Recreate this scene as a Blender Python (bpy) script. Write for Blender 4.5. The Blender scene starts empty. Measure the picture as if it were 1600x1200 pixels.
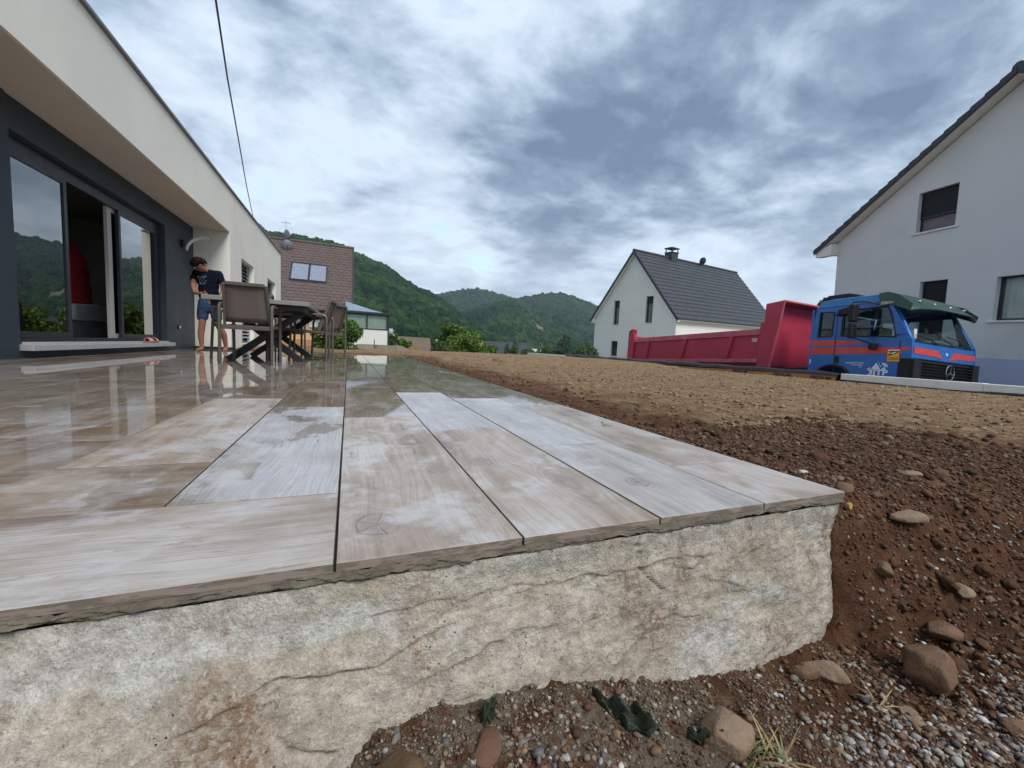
import bpy, bmesh, math, random
import numpy as np
from mathutils import Vector, Matrix, Euler
R = math.radians
random.seed(7)
SC = bpy.context.scene
C = SC.collection

# ------------------------------------------------------------------ camera
cam_d = bpy.data.cameras.new('camera'); cam = bpy.data.objects.new('camera', cam_d); C.objects.link(cam)
SC.camera = cam
cam_d.sensor_width = 36.0; cam_d.lens = 635.457/1600*36.0
cam_d.clip_start = 0.02; cam_d.clip_end = 6000
yaw, pitch, roll = R(22.0429), R(-5.0997), R(2.8031)
f = Vector((math.sin(yaw)*math.cos(pitch), math.cos(yaw)*math.cos(pitch), math.sin(pitch)))
r0 = Vector((math.cos(yaw), -math.sin(yaw), 0)); u0 = r0.cross(f)
rr = r0*math.cos(roll) + u0*math.sin(roll); uu = -r0*math.sin(roll) + u0*math.cos(roll)
cm = Matrix(((rr.x, uu.x, -f.x, -1.185), (rr.y, uu.y, -f.y, -0.614), (rr.z, uu.z, -f.z, 0.3253), (0, 0, 0, 1)))
cam.matrix_world = cm

# ------------------------------------------------------------------ light
SUN_EL, SUN_AZ = 50.0, 158.0           # degrees; azimuth clockwise from +Y
sun_d = bpy.data.lights.new('sun', 'SUN'); sun = bpy.data.objects.new('sun', sun_d); C.objects.link(sun)
sun_d.energy = 1.5; sun_d.angle = R(25); sun_d.color = (1.0, 0.97, 0.92)
sun.rotation_euler = Euler((R(90-SUN_EL), 0, R(-SUN_AZ)+math.pi), 'XYZ')
sv = Vector((math.sin(R(SUN_AZ))*math.cos(R(SUN_EL)), math.cos(R(SUN_AZ))*math.cos(R(SUN_EL)), math.sin(R(SUN_EL))))
sun.rotation_euler = sv.to_track_quat('Z', 'Y').to_euler()

SC.view_settings.view_transform = 'Standard'; SC.view_settings.look = 'None'
SC.view_settings.exposure = 1.05; SC.view_settings.gamma = 1.0; SC.view_settings.use_curve_mapping = False
SC.cycles.max_bounces = 6; SC.cycles.transparent_max_bounces = 12
SC.cycles.volume_bounces = 0

# ------------------------------------------------------------------ node helper
class NT:
    def __init__(s, tree):
        s.t = tree; s.n = tree.nodes; s.l = tree.links
    def new(s, typ, **kw):
        nd = s.n.new(typ)
        for k, v in kw.items():
            if k == 'ins':
                for i, val in v.items(): s.set(nd, i, val)
            else: setattr(nd, k, v)
        return nd
    def set(s, nd, i, val):
        if isinstance(val, tuple) and len(val) == 2 and hasattr(val[0], 'outputs'): s.l.new(val[0].outputs[val[1]], nd.inputs[i])
        elif hasattr(val, 'outputs'): s.l.new(val.outputs[0], nd.inputs[i])
        elif isinstance(val, bpy.types.NodeSocket): s.l.new(val, nd.inputs[i])
        else:
            sock = nd.inputs[i]
            if sock.type == 'RGBA' and len(val) == 3: val = (*val, 1)
            sock.default_value = val
    def math(s, op, a, b=0.0, c=None, clamp=False):
        nd = s.new('ShaderNodeMath', operation=op, use_clamp=clamp); s.set(nd, 0, a); s.set(nd, 1, b)
        if c is not None: s.set(nd, 2, c)
        return nd.outputs[0]
    def vmath(s, op, a, b=(0, 0, 0), scale=None):
        nd = s.new('ShaderNodeVectorMath', operation=op); s.set(nd, 0, a); s.set(nd, 1, b)
        if scale is not None: s.set(nd, 3, scale)
        return nd.outputs[1] if op in ('DOT_PRODUCT', 'LENGTH', 'DISTANCE') else nd.outputs[0]
    def noise(s, vec, scale, detail=4.0, rough=0.55, dist=0.0, lac=2.0):
        nd = s.new('ShaderNodeTexNoise'); s.set(nd, 'Vector', vec)
        nd.inputs['Scale'].default_value = scale; nd.inputs['Detail'].default_value = detail
        nd.inputs['Roughness'].default_value = rough; nd.inputs['Distortion'].default_value = dist
        nd.inputs['Lacunarity'].default_value = lac
        return nd.outputs[0]
    def vor(s, vec, scale, feature='F1', out=0, rnd=1.0):
        nd = s.new('ShaderNodeTexVoronoi', feature=feature); s.set(nd, 'Vector', vec)
        nd.inputs['Scale'].default_value = scale; nd.inputs['Randomness'].default_value = rnd
        return nd.outputs[out]
    def ramp(s, fac, stops, interp='LINEAR'):
        nd = s.new('ShaderNodeValToRGB'); s.set(nd, 0, fac); cr = nd.color_ramp; cr.interpolation = interp
        while len(cr.elements) < len(stops): cr.elements.new(0.5)
        for e, (p, c) in zip(cr.elements, stops):
            e.position = p; e.color = (c, c, c, 1) if isinstance(c, (int, float)) else (*c, 1)
        return nd.outputs[0]
    def mix(s, fac, a, b, mode='MIX'):
        nd = s.new('ShaderNodeMix', data_type='RGBA', blend_type=mode); s.set(nd, 0, fac); s.set(nd, 6, a); s.set(nd, 7, b)
        return nd.outputs[2]
    def fmix(s, fac, a, b):
        nd = s.new('ShaderNodeMix', data_type='FLOAT'); s.set(nd, 0, fac); s.set(nd, 2, a); s.set(nd, 3, b)
        return nd.outputs[0]
    def smooth(s, v, lo, hi, a=0.0, b=1.0):
        nd = s.new('ShaderNodeMapRange', interpolation_type='SMOOTHSTEP'); s.set(nd, 0, v)
        s.set(nd, 1, lo); s.set(nd, 2, hi); s.set(nd, 3, a); s.set(nd, 4, b); return nd.outputs[0]
    def mapping(s, vec, scale=(1, 1, 1), loc=(0, 0, 0), rot=(0, 0, 0)):
        nd = s.new('ShaderNodeMapping'); s.set(nd, 0, vec); s.set(nd, 1, loc); s.set(nd, 2, rot); s.set(nd, 3, scale); return nd.outputs[0]
    def bump(s, h, strength=0.3, dist=0.01, normal=None):
        nd = s.new('ShaderNodeBump'); s.set(nd, 'Height', h); nd.inputs['Strength'].default_value = strength
        nd.inputs['Distance'].default_value = dist
        if normal is not None: s.set(nd, 'Normal', normal)
        return nd.outputs[0]

def newmat(name):
    m = bpy.data.materials.new(name); m.use_nodes = True; nt = NT(m.node_tree)
    b = m.node_tree.nodes['Principled BSDF']; return m, nt, b

# ------------------------------------------------------------------ sky
w = bpy.data.worlds.new('World'); SC.world = w; w.use_nodes = True
nt = NT(w.node_tree); bg = w.node_tree.nodes['Background']
sky = nt.new('ShaderNodeTexSky', sky_type='NISHITA', sun_disc=False)
sky.sun_elevation = R(SUN_EL); sky.sun_rotation = R(SUN_AZ); sky.air_density = 1.0; sky.dust_density = 0.6; sky.ozone_density = 1.6
tc = nt.new('ShaderNodeTexCoord'); d = tc.outputs['Generated']
sep = nt.new('ShaderNodeSeparateXYZ'); nt.set(sep, 0, d)
zz = nt.math('ADD', nt.math('MAXIMUM', sep.outputs[2], 0.0), 0.24)
px = nt.math('DIVIDE', sep.outputs[0], zz); py = nt.math('DIVIDE', sep.outputs[1], zz)
cmb = nt.new('ShaderNodeCombineXYZ'); nt.set(cmb, 0, px); nt.set(cmb, 1, py)
P = cmb.outputs[0]
warp = nt.new('ShaderNodeTexNoise'); nt.set(warp, 'Vector', P); warp.inputs['Scale'].default_value = 1.2; warp.inputs['Detail'].default_value = 3
wv = nt.vmath('ADD', P, nt.vmath('SCALE', nt.vmath('SUBTRACT', warp.outputs[1], (0.5, 0.5, 0.5)), scale=0.30))
big = nt.noise(nt.mapping(wv, (0.9, 0.75, 1), (3.1, 1.7, 0)), 0.85, 4.0, 0.55)
fine = nt.noise(nt.mapping(wv, (1.0, 1.3, 1), (1.3, 0.4, 0), (0, 0, R(25))), 2.3, 12.0, 0.60, 0.1)
puff = nt.noise(nt.mapping(wv, (1, 1, 1), (7.3, 2.4, 0)), 6.5, 7.0, 0.58, 0.1)
dens = nt.math('ADD', nt.math('ADD', nt.math('MULTIPLY', big, 0.40), nt.math('MULTIPLY', fine, 0.47)), nt.math('MULTIPLY', puff, 0.215))
# darker belly of the cloud deck towards the right of the view, thinner towards the left horizon
def lobe(az, el, lo, hi):
    v = (math.sin(R(az))*math.cos(R(el)), math.cos(R(az))*math.cos(R(el)), math.sin(R(el)))
    return nt.smooth(nt.vmath('DOT_PRODUCT', d, v), lo, hi)
dens = nt.math('ADD', dens, nt.math('MULTIPLY', lobe(52, 30, 0.86, 0.99), 0.055))
dens = nt.math('ADD', dens, nt.math('MULTIPLY', lobe(27, 21, 0.965, 0.999), 0.05))
dens = nt.math('SUBTRACT', dens, nt.math('MULTIPLY', lobe(4, 8, 0.92, 0.995), 0.07))
dens = nt.math('SUBTRACT', dens, nt.math('MULTIPLY', lobe(44, 10, 0.95, 0.995), 0.05))
cloud = nt.ramp(dens, [(0.43, (0.62, 0.705, 0.81)), (0.50, (0.48, 0.57, 0.68)), (0.55, (0.35, 0.435, 0.545)), (0.605, (0.215, 0.29, 0.385)), (0.67, (0.13, 0.185, 0.27))])
hz = nt.smooth(sep.outputs[2], 0.04, 0.36)
cloud = nt.mix(hz, nt.mix(0.55, cloud, (0.60, 0.69, 0.79)), cloud)
cloudE = nt.vmath('SCALE', cloud, scale=6.9)
gap = nt.smooth(dens, 0.47, 0.36)
col = nt.mix(nt.math('MULTIPLY', gap, 0.55), cloudE, nt.vmath('SCALE', sky.outputs[0], scale=1.5))
nt.set(bg, 0, col); bg.inputs[1].default_value = 0.1

# ------------------------------------------------------------------ tags and mesh helpers
def tag(o, label=None, cat=None, group=None, kind=None):
    if label: o['label'] = label
    if cat: o['category'] = cat
    if group: o['group'] = group
    if kind: o['kind'] = kind
    return o
def thing(name, label, cat, loc=(0, 0, 0), rz=0.0, group=None, mat=None):
    o = bpy.data.objects.new(name, None); C.objects.link(o)
    o.empty_display_size = 0.2
    if mat is not None: o.matrix_world = mat
    else: o.location = loc; o.rotation_euler = (0, 0, rz)
    return tag(o, label, cat, group)
class MB:
    def __init__(s): s.v = []; s.f = []; s.mi = []; s.cur = 0
    def add(s, vs, fs):
        k = len(s.v); s.v += [tuple(p) for p in vs]; s.f += [tuple(i+k for i in q) for q in fs]; s.mi += [s.cur]*len(fs)
        return s
    def box(s, x0, x1, y0, y1, z0, z1):
        return s.add([(x0,y0,z0),(x1,y0,z0),(x1,y1,z0),(x0,y1,z0),(x0,y0,z1),(x1,y0,z1),(x1,y1,z1),(x0,y1,z1)],
                     [(0,3,2,1),(4,5,6,7),(0,1,5,4),(1,2,6,5),(2,3,7,6),(3,0,4,7)])
    def beam(s, a, b, wd, ht, up=(0, 0, 1)):
        a = Vector(a); b = Vector(b); t = (b-a).normalized(); sd = t.cross(Vector(up))
        if sd.length < 1e-4: sd = t.cross(Vector((0, 1, 0)))
        sd.normalize(); u = sd.cross(t)
        vs = []
        for p in (a, b):
            for i, j in ((-1,-1),(1,-1),(1,1),(-1,1)): vs.append(p + sd*(i*wd/2) + u*(j*ht/2))
        return s.add(vs, [(0,1,2,3),(7,6,5,4),(0,4,5,1),(1,5,6,2),(2,6,7,3),(3,7,4,0)])
    def tube(s, pts, r, n=8, cap=True):
        pts = [Vector(p) for p in pts]; rs = r if isinstance(r, (list, tuple)) else [r]*len(pts)
        k = len(s.v); prev = None
        for i, p in enumerate(pts):
            t = (pts[min(i+1, len(pts)-1)] - pts[max(i-1, 0)]).normalized()
            if prev is None:
                a = t.cross(Vector((0, 0, 1)));
                if a.length < 1e-3: a = t.cross(Vector((0, 1, 0)))
            else: a = prev - t*prev.dot(t)
            a.normalize(); prev = a; b = t.cross(a)
            for j in range(n):
                th = 2*math.pi*j/n; s.v.append(tuple(p + (a*math.cos(th) + b*math.sin(th))*rs[i]))
        for i in range(len(pts)-1):
            for j in range(n):
                s.f.append((k+i*n+j, k+i*n+(j+1) % n, k+(i+1)*n+(j+1) % n, k+(i+1)*n+j)); s.mi.append(s.cur)
        if cap:
            s.f.append(tuple(k+j for j in range(n))[::-1]); s.f.append(tuple(k+(len(pts)-1)*n+j for j in range(n))); s.mi += [s.cur]*2
        return s
    def prism(s, poly, axis, a, b):
        # poly: 2-D points; axis 0: (y,z) extruded along x; 1: (x,z) along y; 2: (x,y) along z
        n = len(poly); mk = {0: lambda p, t: (t, p[0], p[1]), 1: lambda p, t: (p[0], t, p[1]), 2: lambda p, t: (p[0], p[1], t)}[axis]
        vs = [mk(p, a) for p in poly] + [mk(p, b) for p in poly]
        fs = [tuple(range(n))[::-1], tuple(range(n, 2*n))] + [(i, (i+1) % n, n+(i+1) % n, n+i) for i in range(n)]
        return s.add(vs, fs)
    def lathe(s, prof, c=(0, 0, 0), n=24, axis=2):
        k = len(s.v)
        for (r_, z_) in prof:
            for j in range(n):
                th = 2*math.pi*j/n; p = (r_*math.cos(th), r_*math.sin(th), z_)
                if axis == 0: p = (p[2], p[0], p[1])
                if axis == 1: p = (p[0], p[2], p[1])
                s.v.append((p[0]+c[0], p[1]+c[1], p[2]+c[2]))
        for i in range(len(prof)-1):
            for j in range(n): s.f.append((k+i*n+j, k+i*n+(j+1) % n, k+(i+1)*n+(j+1) % n, k+(i+1)*n+j)); s.mi.append(s.cur)
        return s
    def mesh(s, name, mats):
        me = bpy.data.meshes.new(name); me.from_pydata(s.v, [], s.f)
        for m in (mats if isinstance(mats, (list, tuple)) else [mats]): me.materials.append(m)
        if any(s.mi): me.polygons.foreach_set('material_index', s.mi)
        bm = bmesh.new(); bm.from_mesh(me); bmesh.ops.recalc_face_normals(bm, faces=bm.faces); bm.to_mesh(me); bm.free()
        return me
    def build(s, name, mats, parent=None, bevel=0.0, smooth=False, seg=2):
        me = s.mesh(name, mats)
        o = bpy.data.objects.new(name, me); C.objects.link(o)
        if parent is not None: o.parent = parent
        if smooth:
            me.polygons.foreach_set('use_smooth', [True]*len(me.polygons))
            try: me.set_sharp_from_angle(angle=R(40))
            except Exception: pass
        if bevel > 0:
            md = o.modifiers.new('bevel', 'BEVEL'); md.width = bevel; md.segments = seg; md.limit_method = 'ANGLE'; md.angle_limit = R(35)
        return o
def Bx(*a): return MB().box(*a)
def np_mesh(name, V, F, mat, smooth=True, kind=None, parent=None, colors=None):
    me = bpy.data.meshes.new(name)
    F = np.asarray(F, dtype=np.int32); V = np.asarray(V, dtype=np.float32); k = F.shape[1]
    me.vertices.add(len(V)); me.vertices.foreach_set('co', V.ravel())
    me.loops.add(F.size); me.loops.foreach_set('vertex_index', F.ravel())
    me.polygons.add(len(F)); me.polygons.foreach_set('loop_start', np.arange(0, F.size, k, dtype=np.int32))
    me.polygons.foreach_set('loop_total', np.full(len(F), k, dtype=np.int32))
    if smooth: me.polygons.foreach_set('use_smooth', np.ones(len(F), dtype=bool))
    me.update(calc_edges=True)
    if colors is not None:
        at = me.color_attributes.new('tint', 'FLOAT_COLOR', 'POINT'); at.data.foreach_set('color', np.asarray(colors, dtype=np.float32).ravel())
    for m in (mat if isinstance(mat, (list, tuple)) else [mat]): me.materials.append(m)
    o = bpy.data.objects.new(name, me); C.objects.link(o)
    if kind: o['kind'] = kind
    if parent is not None: o.parent = parent
    return o

# numpy noise
def _hash(ix, iy, seed):
    h = (ix.astype(np.int64)*374761393 + iy.astype(np.int64)*668265263 + seed*1442695041) & 0x7fffffff
    h = ((h ^ (h >> 13))*1274126177) & 0x7fffffff
    return ((h ^ (h >> 16)) & 0xffff)/65535.0
def vnoise(x, y, seed=0):
    ix = np.floor(x); iy = np.floor(y); fx = x-ix; fy = y-iy
    fx = fx*fx*fx*(fx*(fx*6-15)+10); fy = fy*fy*fy*(fy*(fy*6-15)+10); ix = ix.astype(np.int64); iy = iy.astype(np.int64)
    a = _hash(ix, iy, seed); b = _hash(ix+1, iy, seed); c = _hash(ix, iy+1, seed); d_ = _hash(ix+1, iy+1, seed)
    return (a*(1-fx)+b*fx)*(1-fy) + (c*(1-fx)+d_*fx)*fy
def fbm(x, y, seed=0, oct=5, gain=0.5):
    s = 0; a = 1; t = 0
    for i in range(oct):
        s = s + a*vnoise(x*2**i+17.3*i, y*2**i-9.1*i, seed+i*7); t += a; a *= gain
    return s/t
def sst(v, lo, hi):
    t = np.clip((v-lo)/(hi-lo), 0, 1); return t*t*(3-2*t)
def grid_faces(nx, ny):
    i = np.arange(nx*ny).reshape(ny, nx)
    return np.stack([i[:-1, :-1], i[:-1, 1:], i[1:, 1:], i[1:, :-1]], -1).reshape(-1, 4)

# ------------------------------------------------------------------ materials
def simple(name, col, rough=0.6, metal=0.0, var=0.12, scale=6.0, bump=0.0, bscale=60.0, spec=0.5, coat=0.0, bdist=0.01, dirt=None):
    m, nt, b = newmat(name); tc = nt.new('ShaderNodeTexCoord'); o = tc.outputs['Object']
    n = nt.noise(o, scale, 5.0, 0.6)
    c = nt.mix(1.0, col, nt.ramp(n, [(0.3, 1.0-var), (0.7, 1.0+var)]), 'MULTIPLY')
    if dirt:
        c = nt.mix(nt.math('MULTIPLY', nt.smooth(nt.noise(o, scale*0.6, 8.0, 0.7), 0.5, 0.75), dirt[1]), c, dirt[0])
    nt.set(b, 'Base Color', c); b.inputs['Metallic'].default_value = metal
    nt.set(b, 'Roughness', nt.ramp(nt.noise(o, scale*2.3, 3.0), [(0.3, max(0.0, rough-0.06)), (0.7, min(1.0, rough+0.06))]))
    b.inputs['Specular IOR Level'].default_value = spec; b.inputs['Coat Weight'].default_value = coat; b.inputs['Coat Roughness'].default_value = 0.08
    if bump > 0: nt.set(b, 'Normal', nt.bump(nt.noise(o, bscale, 4.0, 0.65), bump, bdist))
    return m
def glassmat(name, tint=(0.75, 0.8, 0.8), ior=1.6, ext=1.0):
    m, nt, b = newmat(name); out = m.node_tree.nodes['Material Output']
    tr = nt.new('ShaderNodeBsdfTransparent', ins={0: tint}); gl = nt.new('ShaderNodeBsdfGlossy', ins={0: (1, 1, 1), 1: 0.01})
    fr = nt.new('ShaderNodeFresnel', ins={0: ior}); mx = nt.new('ShaderNodeMixShader')
    nt.set(mx, 0, nt.math('MULTIPLY', fr.outputs[0], ext, clamp=True)); nt.l.new(tr.outputs[0], mx.inputs[1]); nt.l.new(gl.outputs[0], mx.inputs[2]); nt.l.new(mx.outputs[0], out.inputs[0])
    m.node_tree.nodes.remove(b); return m

cream = simple('cream_render', (0.80, 0.77, 0.70), 0.85, var=0.05, scale=0.9, bump=0.25, bscale=240, spec=0.2, bdist=0.004, dirt=((0.42, 0.38, 0.33), 0.25))
white_r = simple('white_render', (0.80, 0.78, 0.71), 0.88, var=0.04, scale=0.6, bump=0.2, bscale=160, spec=0.2, bdist=0.004, dirt=((0.47, 0.45, 0.42), 0.25))
grey_r = simple('grey_render', (0.66, 0.67, 0.66), 0.9, var=0.05, scale=0.5, bump=0.2, bscale=160, spec=0.2, bdist=0.004, dirt=((0.33, 0.34, 0.35), 0.3))
blue_r = simple('blue_grey_plinth', (0.42, 0.47, 0.62), 0.9, var=0.05, scale=0.7, spec=0.2)
soffit_m = simple('beige_soffit', (0.68, 0.61, 0.54), 0.85, var=0.04, scale=1.2, bump=0.15, bscale=200, spec=0.2, bdist=0.003)
slate_panel = simple('slate_blue_panel', (0.035, 0.048, 0.062), 0.55, var=0.08, scale=1.0, bump=0.05, bscale=300, spec=0.35)
anth = simple('anthracite_frame', (0.022, 0.025, 0.032), 0.4, var=0.08)
alu = simple('aluminium', (0.58, 0.59, 0.60), 0.42, 0.35, var=0.06, dirt=((0.3, 0.29, 0.27), 0.3))
pale_trim = simple('pale_frame', (0.50, 0.47, 0.43), 0.5, var=0.06)
coping_m = simple('zinc_coping', (0.20, 0.19, 0.20), 0.45, 0.5, var=0.08)
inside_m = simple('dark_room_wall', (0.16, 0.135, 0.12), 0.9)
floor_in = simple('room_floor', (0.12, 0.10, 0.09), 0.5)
red_m = simple('red_cloth', (0.80, 0.035, 0.05), 0.9, var=0.2, scale=9)
cover_m = simple('pale_cover', (0.86, 0.87, 0.86), 0.95, var=0.1, scale=7, bump=0.3, bscale=40)
bedbase_m = simple('grey_bed_base', (0.5, 0.51, 0.52), 0.9)
jamb_refl_m = simple('green_grey_jamb_reflection', (0.10, 0.13, 0.11), 0.9)
net_m = simple('net_curtain', (0.72, 0.75, 0.70), 0.95, var=0.1, scale=3)
glass_m = glassmat('window_glass', (0.55, 0.58, 0.58), 2.1, 1.9)
glass_t = glassmat('clear_glass', (0.82, 0.88, 0.86), 1.5)
glass_far = simple('dark_window', (0.03, 0.034, 0.04), 0.08, var=0.3, spec=0.8)
pink_m = simple('pink_slipper', (0.50, 0.16, 0.13), 0.8); pink_i = simple('slipper_lining', (0.62, 0.40, 0.33), 0.9)
white_pl = simple('white_plastic', (0.72, 0.72, 0.72), 0.35)
black_pl = simple('black_plastic', (0.010, 0.011, 0.013), 0.5, var=0.2, spec=0.3)
taupe = simple('taupe_aluminium', (0.105, 0.092, 0.078), 0.42, 0.15, var=0.08, scale=4)
sling_m, nt, b = newmat('taupe_sling_fabric'); tc = nt.new('ShaderNodeTexCoord')
nt.set(b, 'Base Color', nt.ramp(nt.noise(nt.mapping(tc.outputs['Object'], (30, 30, 160)), 3.0, 3.0), [(0.3, (0.115, 0.088, 0.075)), (0.7, (0.165, 0.132, 0.115))])); b.inputs['Roughness'].default_value = 0.8
tabletop_m = simple('grey_table_slats', (0.25, 0.24, 0.225), 0.45, 0.1, var=0.12, scale=5)
table_dk = simple('dark_table_frame', (0.028, 0.027, 0.028), 0.45, 0.2)

KA, KB, KC = (-0.48, 0.085), (-0.18, -0.085), (0.01, 0.085)
# ---- porcelain plank tile: object colour red = how dry the plank is, green = tint, blue = brown share
tile_m, nt, b = newmat('wood_look_porcelain'); tc = nt.new('ShaderNodeTexCoord'); oi = nt.new('ShaderNodeObjectInfo'); geo = nt.new('ShaderNodeNewGeometry')
ocol = nt.new('ShaderNodeSeparateColor'); nt.set(ocol, 0, oi.outputs['Color'])
off = nt.vmath('SCALE', (37.0, 91.0, 13.0), scale=oi.outputs['Random'])
co = nt.vmath('ADD', tc.outputs['Object'], off)
wrp = nt.noise(nt.mapping(co, (1.3, 4.2, 1)), 1.0, 2.0, 0.5)
kn = nt.new('ShaderNodeTexVoronoi'); nt.set(kn, 'Vector', nt.mapping(co, (1.25, 3.6, 0.0))); kn.inputs['Scale'].default_value = 1.0; kn.inputs['Randomness'].default_value = 0.9
kd = kn.outputs['Distance']
ks = nt.new('ShaderNodeSeparateColor'); nt.set(ks, 0, kn.outputs['Color'])
kon = nt.smooth(ks.outputs[0], 0.22, 0.30)
knot = nt.math('MULTIPLY', nt.smooth(nt.math('ADD', kd, nt.math('MULTIPLY', nt.noise(co, 22, 3), 0.10)), 0.28, 0.10), kon)
halo = nt.math('MULTIPLY', nt.smooth(kd, 0.55, 0.10), kon)
sx = nt.new('ShaderNodeSeparateXYZ'); nt.set(sx, 0, co)
vv = nt.math('ADD', nt.math('ADD', sx.outputs[1], nt.math('MULTIPLY', wrp, 0.13)), nt.math('MULTIPLY', halo, 0.035))
cv = nt.new('ShaderNodeCombineXYZ'); nt.set(cv, 0, nt.math('MULTIPLY', sx.outputs[0], 1.6)); nt.set(cv, 1, nt.math('MULTIPLY', vv, 34.0))
grain = nt.noise(cv.outputs[0], 1.0, 7.0, 0.62)
cv2 = nt.new('ShaderNodeCombineXYZ'); nt.set(cv2, 0, nt.math('MULTIPLY', sx.outputs[0], 5.0)); nt.set(cv2, 1, nt.math('MULTIPLY', vv, 210.0))
fineg = nt.noise(cv2.outputs[0], 1.0, 6.0, 0.72)
cv3 = nt.new('ShaderNodeCombineXYZ'); nt.set(cv3, 0, nt.math('MULTIPLY', sx.outputs[0], 7.0)); nt.set(cv3, 1, nt.math('MULTIPLY', vv, 120.0))
crk = nt.math('MULTIPLY', nt.smooth(nt.noise(cv3.outputs[0], 1.0, 1.0), 0.275, 0.23), nt.smooth(nt.noise(co, 3.1, 2), nt.math('SUBTRACT', 0.60, nt.math('MULTIPLY', ocol.outputs[1], 0.22)), nt.math('SUBTRACT', 0.68, nt.math('MULTIPLY', ocol.outputs[1], 0.22))))
rings = nt.math('MULTIPLY', nt.math('SINE', nt.math('MULTIPLY', nt.math('ADD', kd, nt.math('MULTIPLY', nt.noise(co, 9, 3), 0.06)), 150.0)), halo)
patch = nt.noise(nt.mapping(co, (2.3, 4.0, 1)), 1.3, 6.0, 0.62, 0.5)
tone = nt.math('ADD', nt.math('MULTIPLY', grain, 0.36), nt.math('MULTIPLY', patch, 0.64))
dryc = nt.ramp(tone, [(0.35, (0.17, 0.125, 0.095)), (0.44, (0.31, 0.255, 0.215)), (0.51, (0.40, 0.355, 0.32)), (0.60, (0.49, 0.465, 0.455))])
brn = nt.ramp(tone, [(0.30, (0.13, 0.085, 0.055)), (0.46, (0.30, 0.21, 0.14)), (0.60, (0.43, 0.36, 0.29))])
base = nt.mix(ocol.outputs[2], dryc, brn)
base = nt.mix(nt.math('MULTIPLY', nt.smooth(ocol.outputs[2], 0.05, 0.0), 0.55), base, (0.46, 0.50, 0.55))  # light blue sky sheen painted into planks of least brown share
base = nt.mix(nt.math('MULTIPLY', nt.smooth(fineg, 0.55, 0.38), 0.5), base, (0.24, 0.19, 0.16))
base = nt.mix(nt.math('MULTIPLY', nt.math('ADD', nt.math('MULTIPLY', rings, 0.5), 0.5), nt.math('MULTIPLY', halo, 0.5)), base, (0.25, 0.19, 0.16))
base = nt.mix(nt.math('MULTIPLY', knot, 0.75), base, (0.15, 0.105, 0.09))
base = nt.mix(nt.math('MULTIPLY', crk, 0.85), base, (0.09, 0.07, 0.065))
def knot_at(base, cx, cy, r_, flag, star=True):
    lo_ = nt.vmath('SUBTRACT', tc.outputs['Object'], (cx, cy, 0.0)); q = nt.new('ShaderNodeSeparateXYZ'); nt.set(q, 0, lo_)
    on_ = nt.math('MULTIPLY', nt.math('GREATER_THAN', ocol.outputs[1], flag-0.02), nt.math('LESS_THAN', ocol.outputs[1], flag+0.02))
    jig = nt.math('MULTIPLY', nt.math('SUBTRACT', nt.noise(tc.outputs['Object'], 26.0, 3.0), 0.5), r_*0.7)
    rad = nt.math('ADD', nt.vmath('LENGTH', nt.vmath('MULTIPLY', lo_, (0.85, 1.0, 0.0))), jig); rel = nt.math('DIVIDE', rad, r_)
    hal = nt.math('MULTIPLY', nt.smooth(rel, 3.2, 0.6), on_); core = nt.math('MULTIPLY', nt.smooth(rel, 1.15, 0.85), on_)
    rg = nt.math('ADD', nt.math('MULTIPLY', nt.math('SINE', nt.math('MULTIPLY', rel, 13.0)), 0.5), 0.5)
    base = nt.mix(nt.math('MULTIPLY', nt.math('MULTIPLY', rg, hal), 0.42), base, (0.25, 0.19, 0.17))
    base = nt.mix(nt.math('MULTIPLY', nt.smooth(rel, 1.9, 0.2), nt.math('MULTIPLY', on_, 0.5)), base, (0.23, 0.175, 0.165))
    rim = nt.math('MULTIPLY', nt.smooth(nt.math('ABSOLUTE', nt.math('SUBTRACT', rel, 1.0)), 0.09, 0.02), on_)
    base = nt.mix(nt.math('MULTIPLY', rim, nt.math('MULTIPLY', nt.smooth(nt.noise(tc.outputs['Object'], 40.0, 2.0), 0.42, 0.58), 0.6)), base, (0.10, 0.075, 0.07))
    if star:
        an_ = nt.math('ARCTAN2', nt.math('ADD', q.outputs[1], nt.math('MULTIPLY', jig, 0.3)), q.outputs[0])
        ray = nt.math('ABSOLUTE', nt.math('SINE', nt.math('ADD', nt.math('MULTIPLY', an_, 2.5), 0.7)))
        wd = nt.math('DIVIDE', 0.0011, nt.math('MAXIMUM', rad, 0.002))
        st_ = nt.math('MULTIPLY', nt.math('MULTIPLY', nt.math('LESS_THAN', ray, nt.math('MULTIPLY', wd, 2.2)), nt.smooth(rel, 1.25, 1.0)), on_)
        base = nt.mix(nt.math('MULTIPLY', st_, nt.math('MULTIPLY', nt.smooth(nt.noise(tc.outputs['Object'], 60.0, 2.0), 0.36, 0.5), 0.7)), base, (0.07, 0.055, 0.055))
    return base
# tile-local knot positions, switched on by the green channel of the object colour
base = knot_at(base, KA[0], KA[1], 0.036, 0.80); base = knot_at(base, KB[0], KB[1], 0.028, 0.80, False)
base = knot_at(base, KC[0], KC[1], 0.030, 0.70, False); base = knot_at(base, 0.30, -0.05, 0.022, 0.60, False); base = knot_at(base, -0.1, 0.05, 0.026, 0.60, True)
base = nt.mix(nt.smooth(nt.noise(co, 3.2, 7.0, 0.7), 0.50, 0.62), base, nt.mix(0.5, base, (0.56, 0.57, 0.59)))
spk = nt.noise(nt.mapping(co, (1, 2.2, 1)), 7.0, 8.0, 0.75)
base = nt.mix(nt.math('MULTIPLY', nt.smooth(spk, 0.60, 0.70), 0.55), base, (0.20, 0.14, 0.105))
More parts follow.
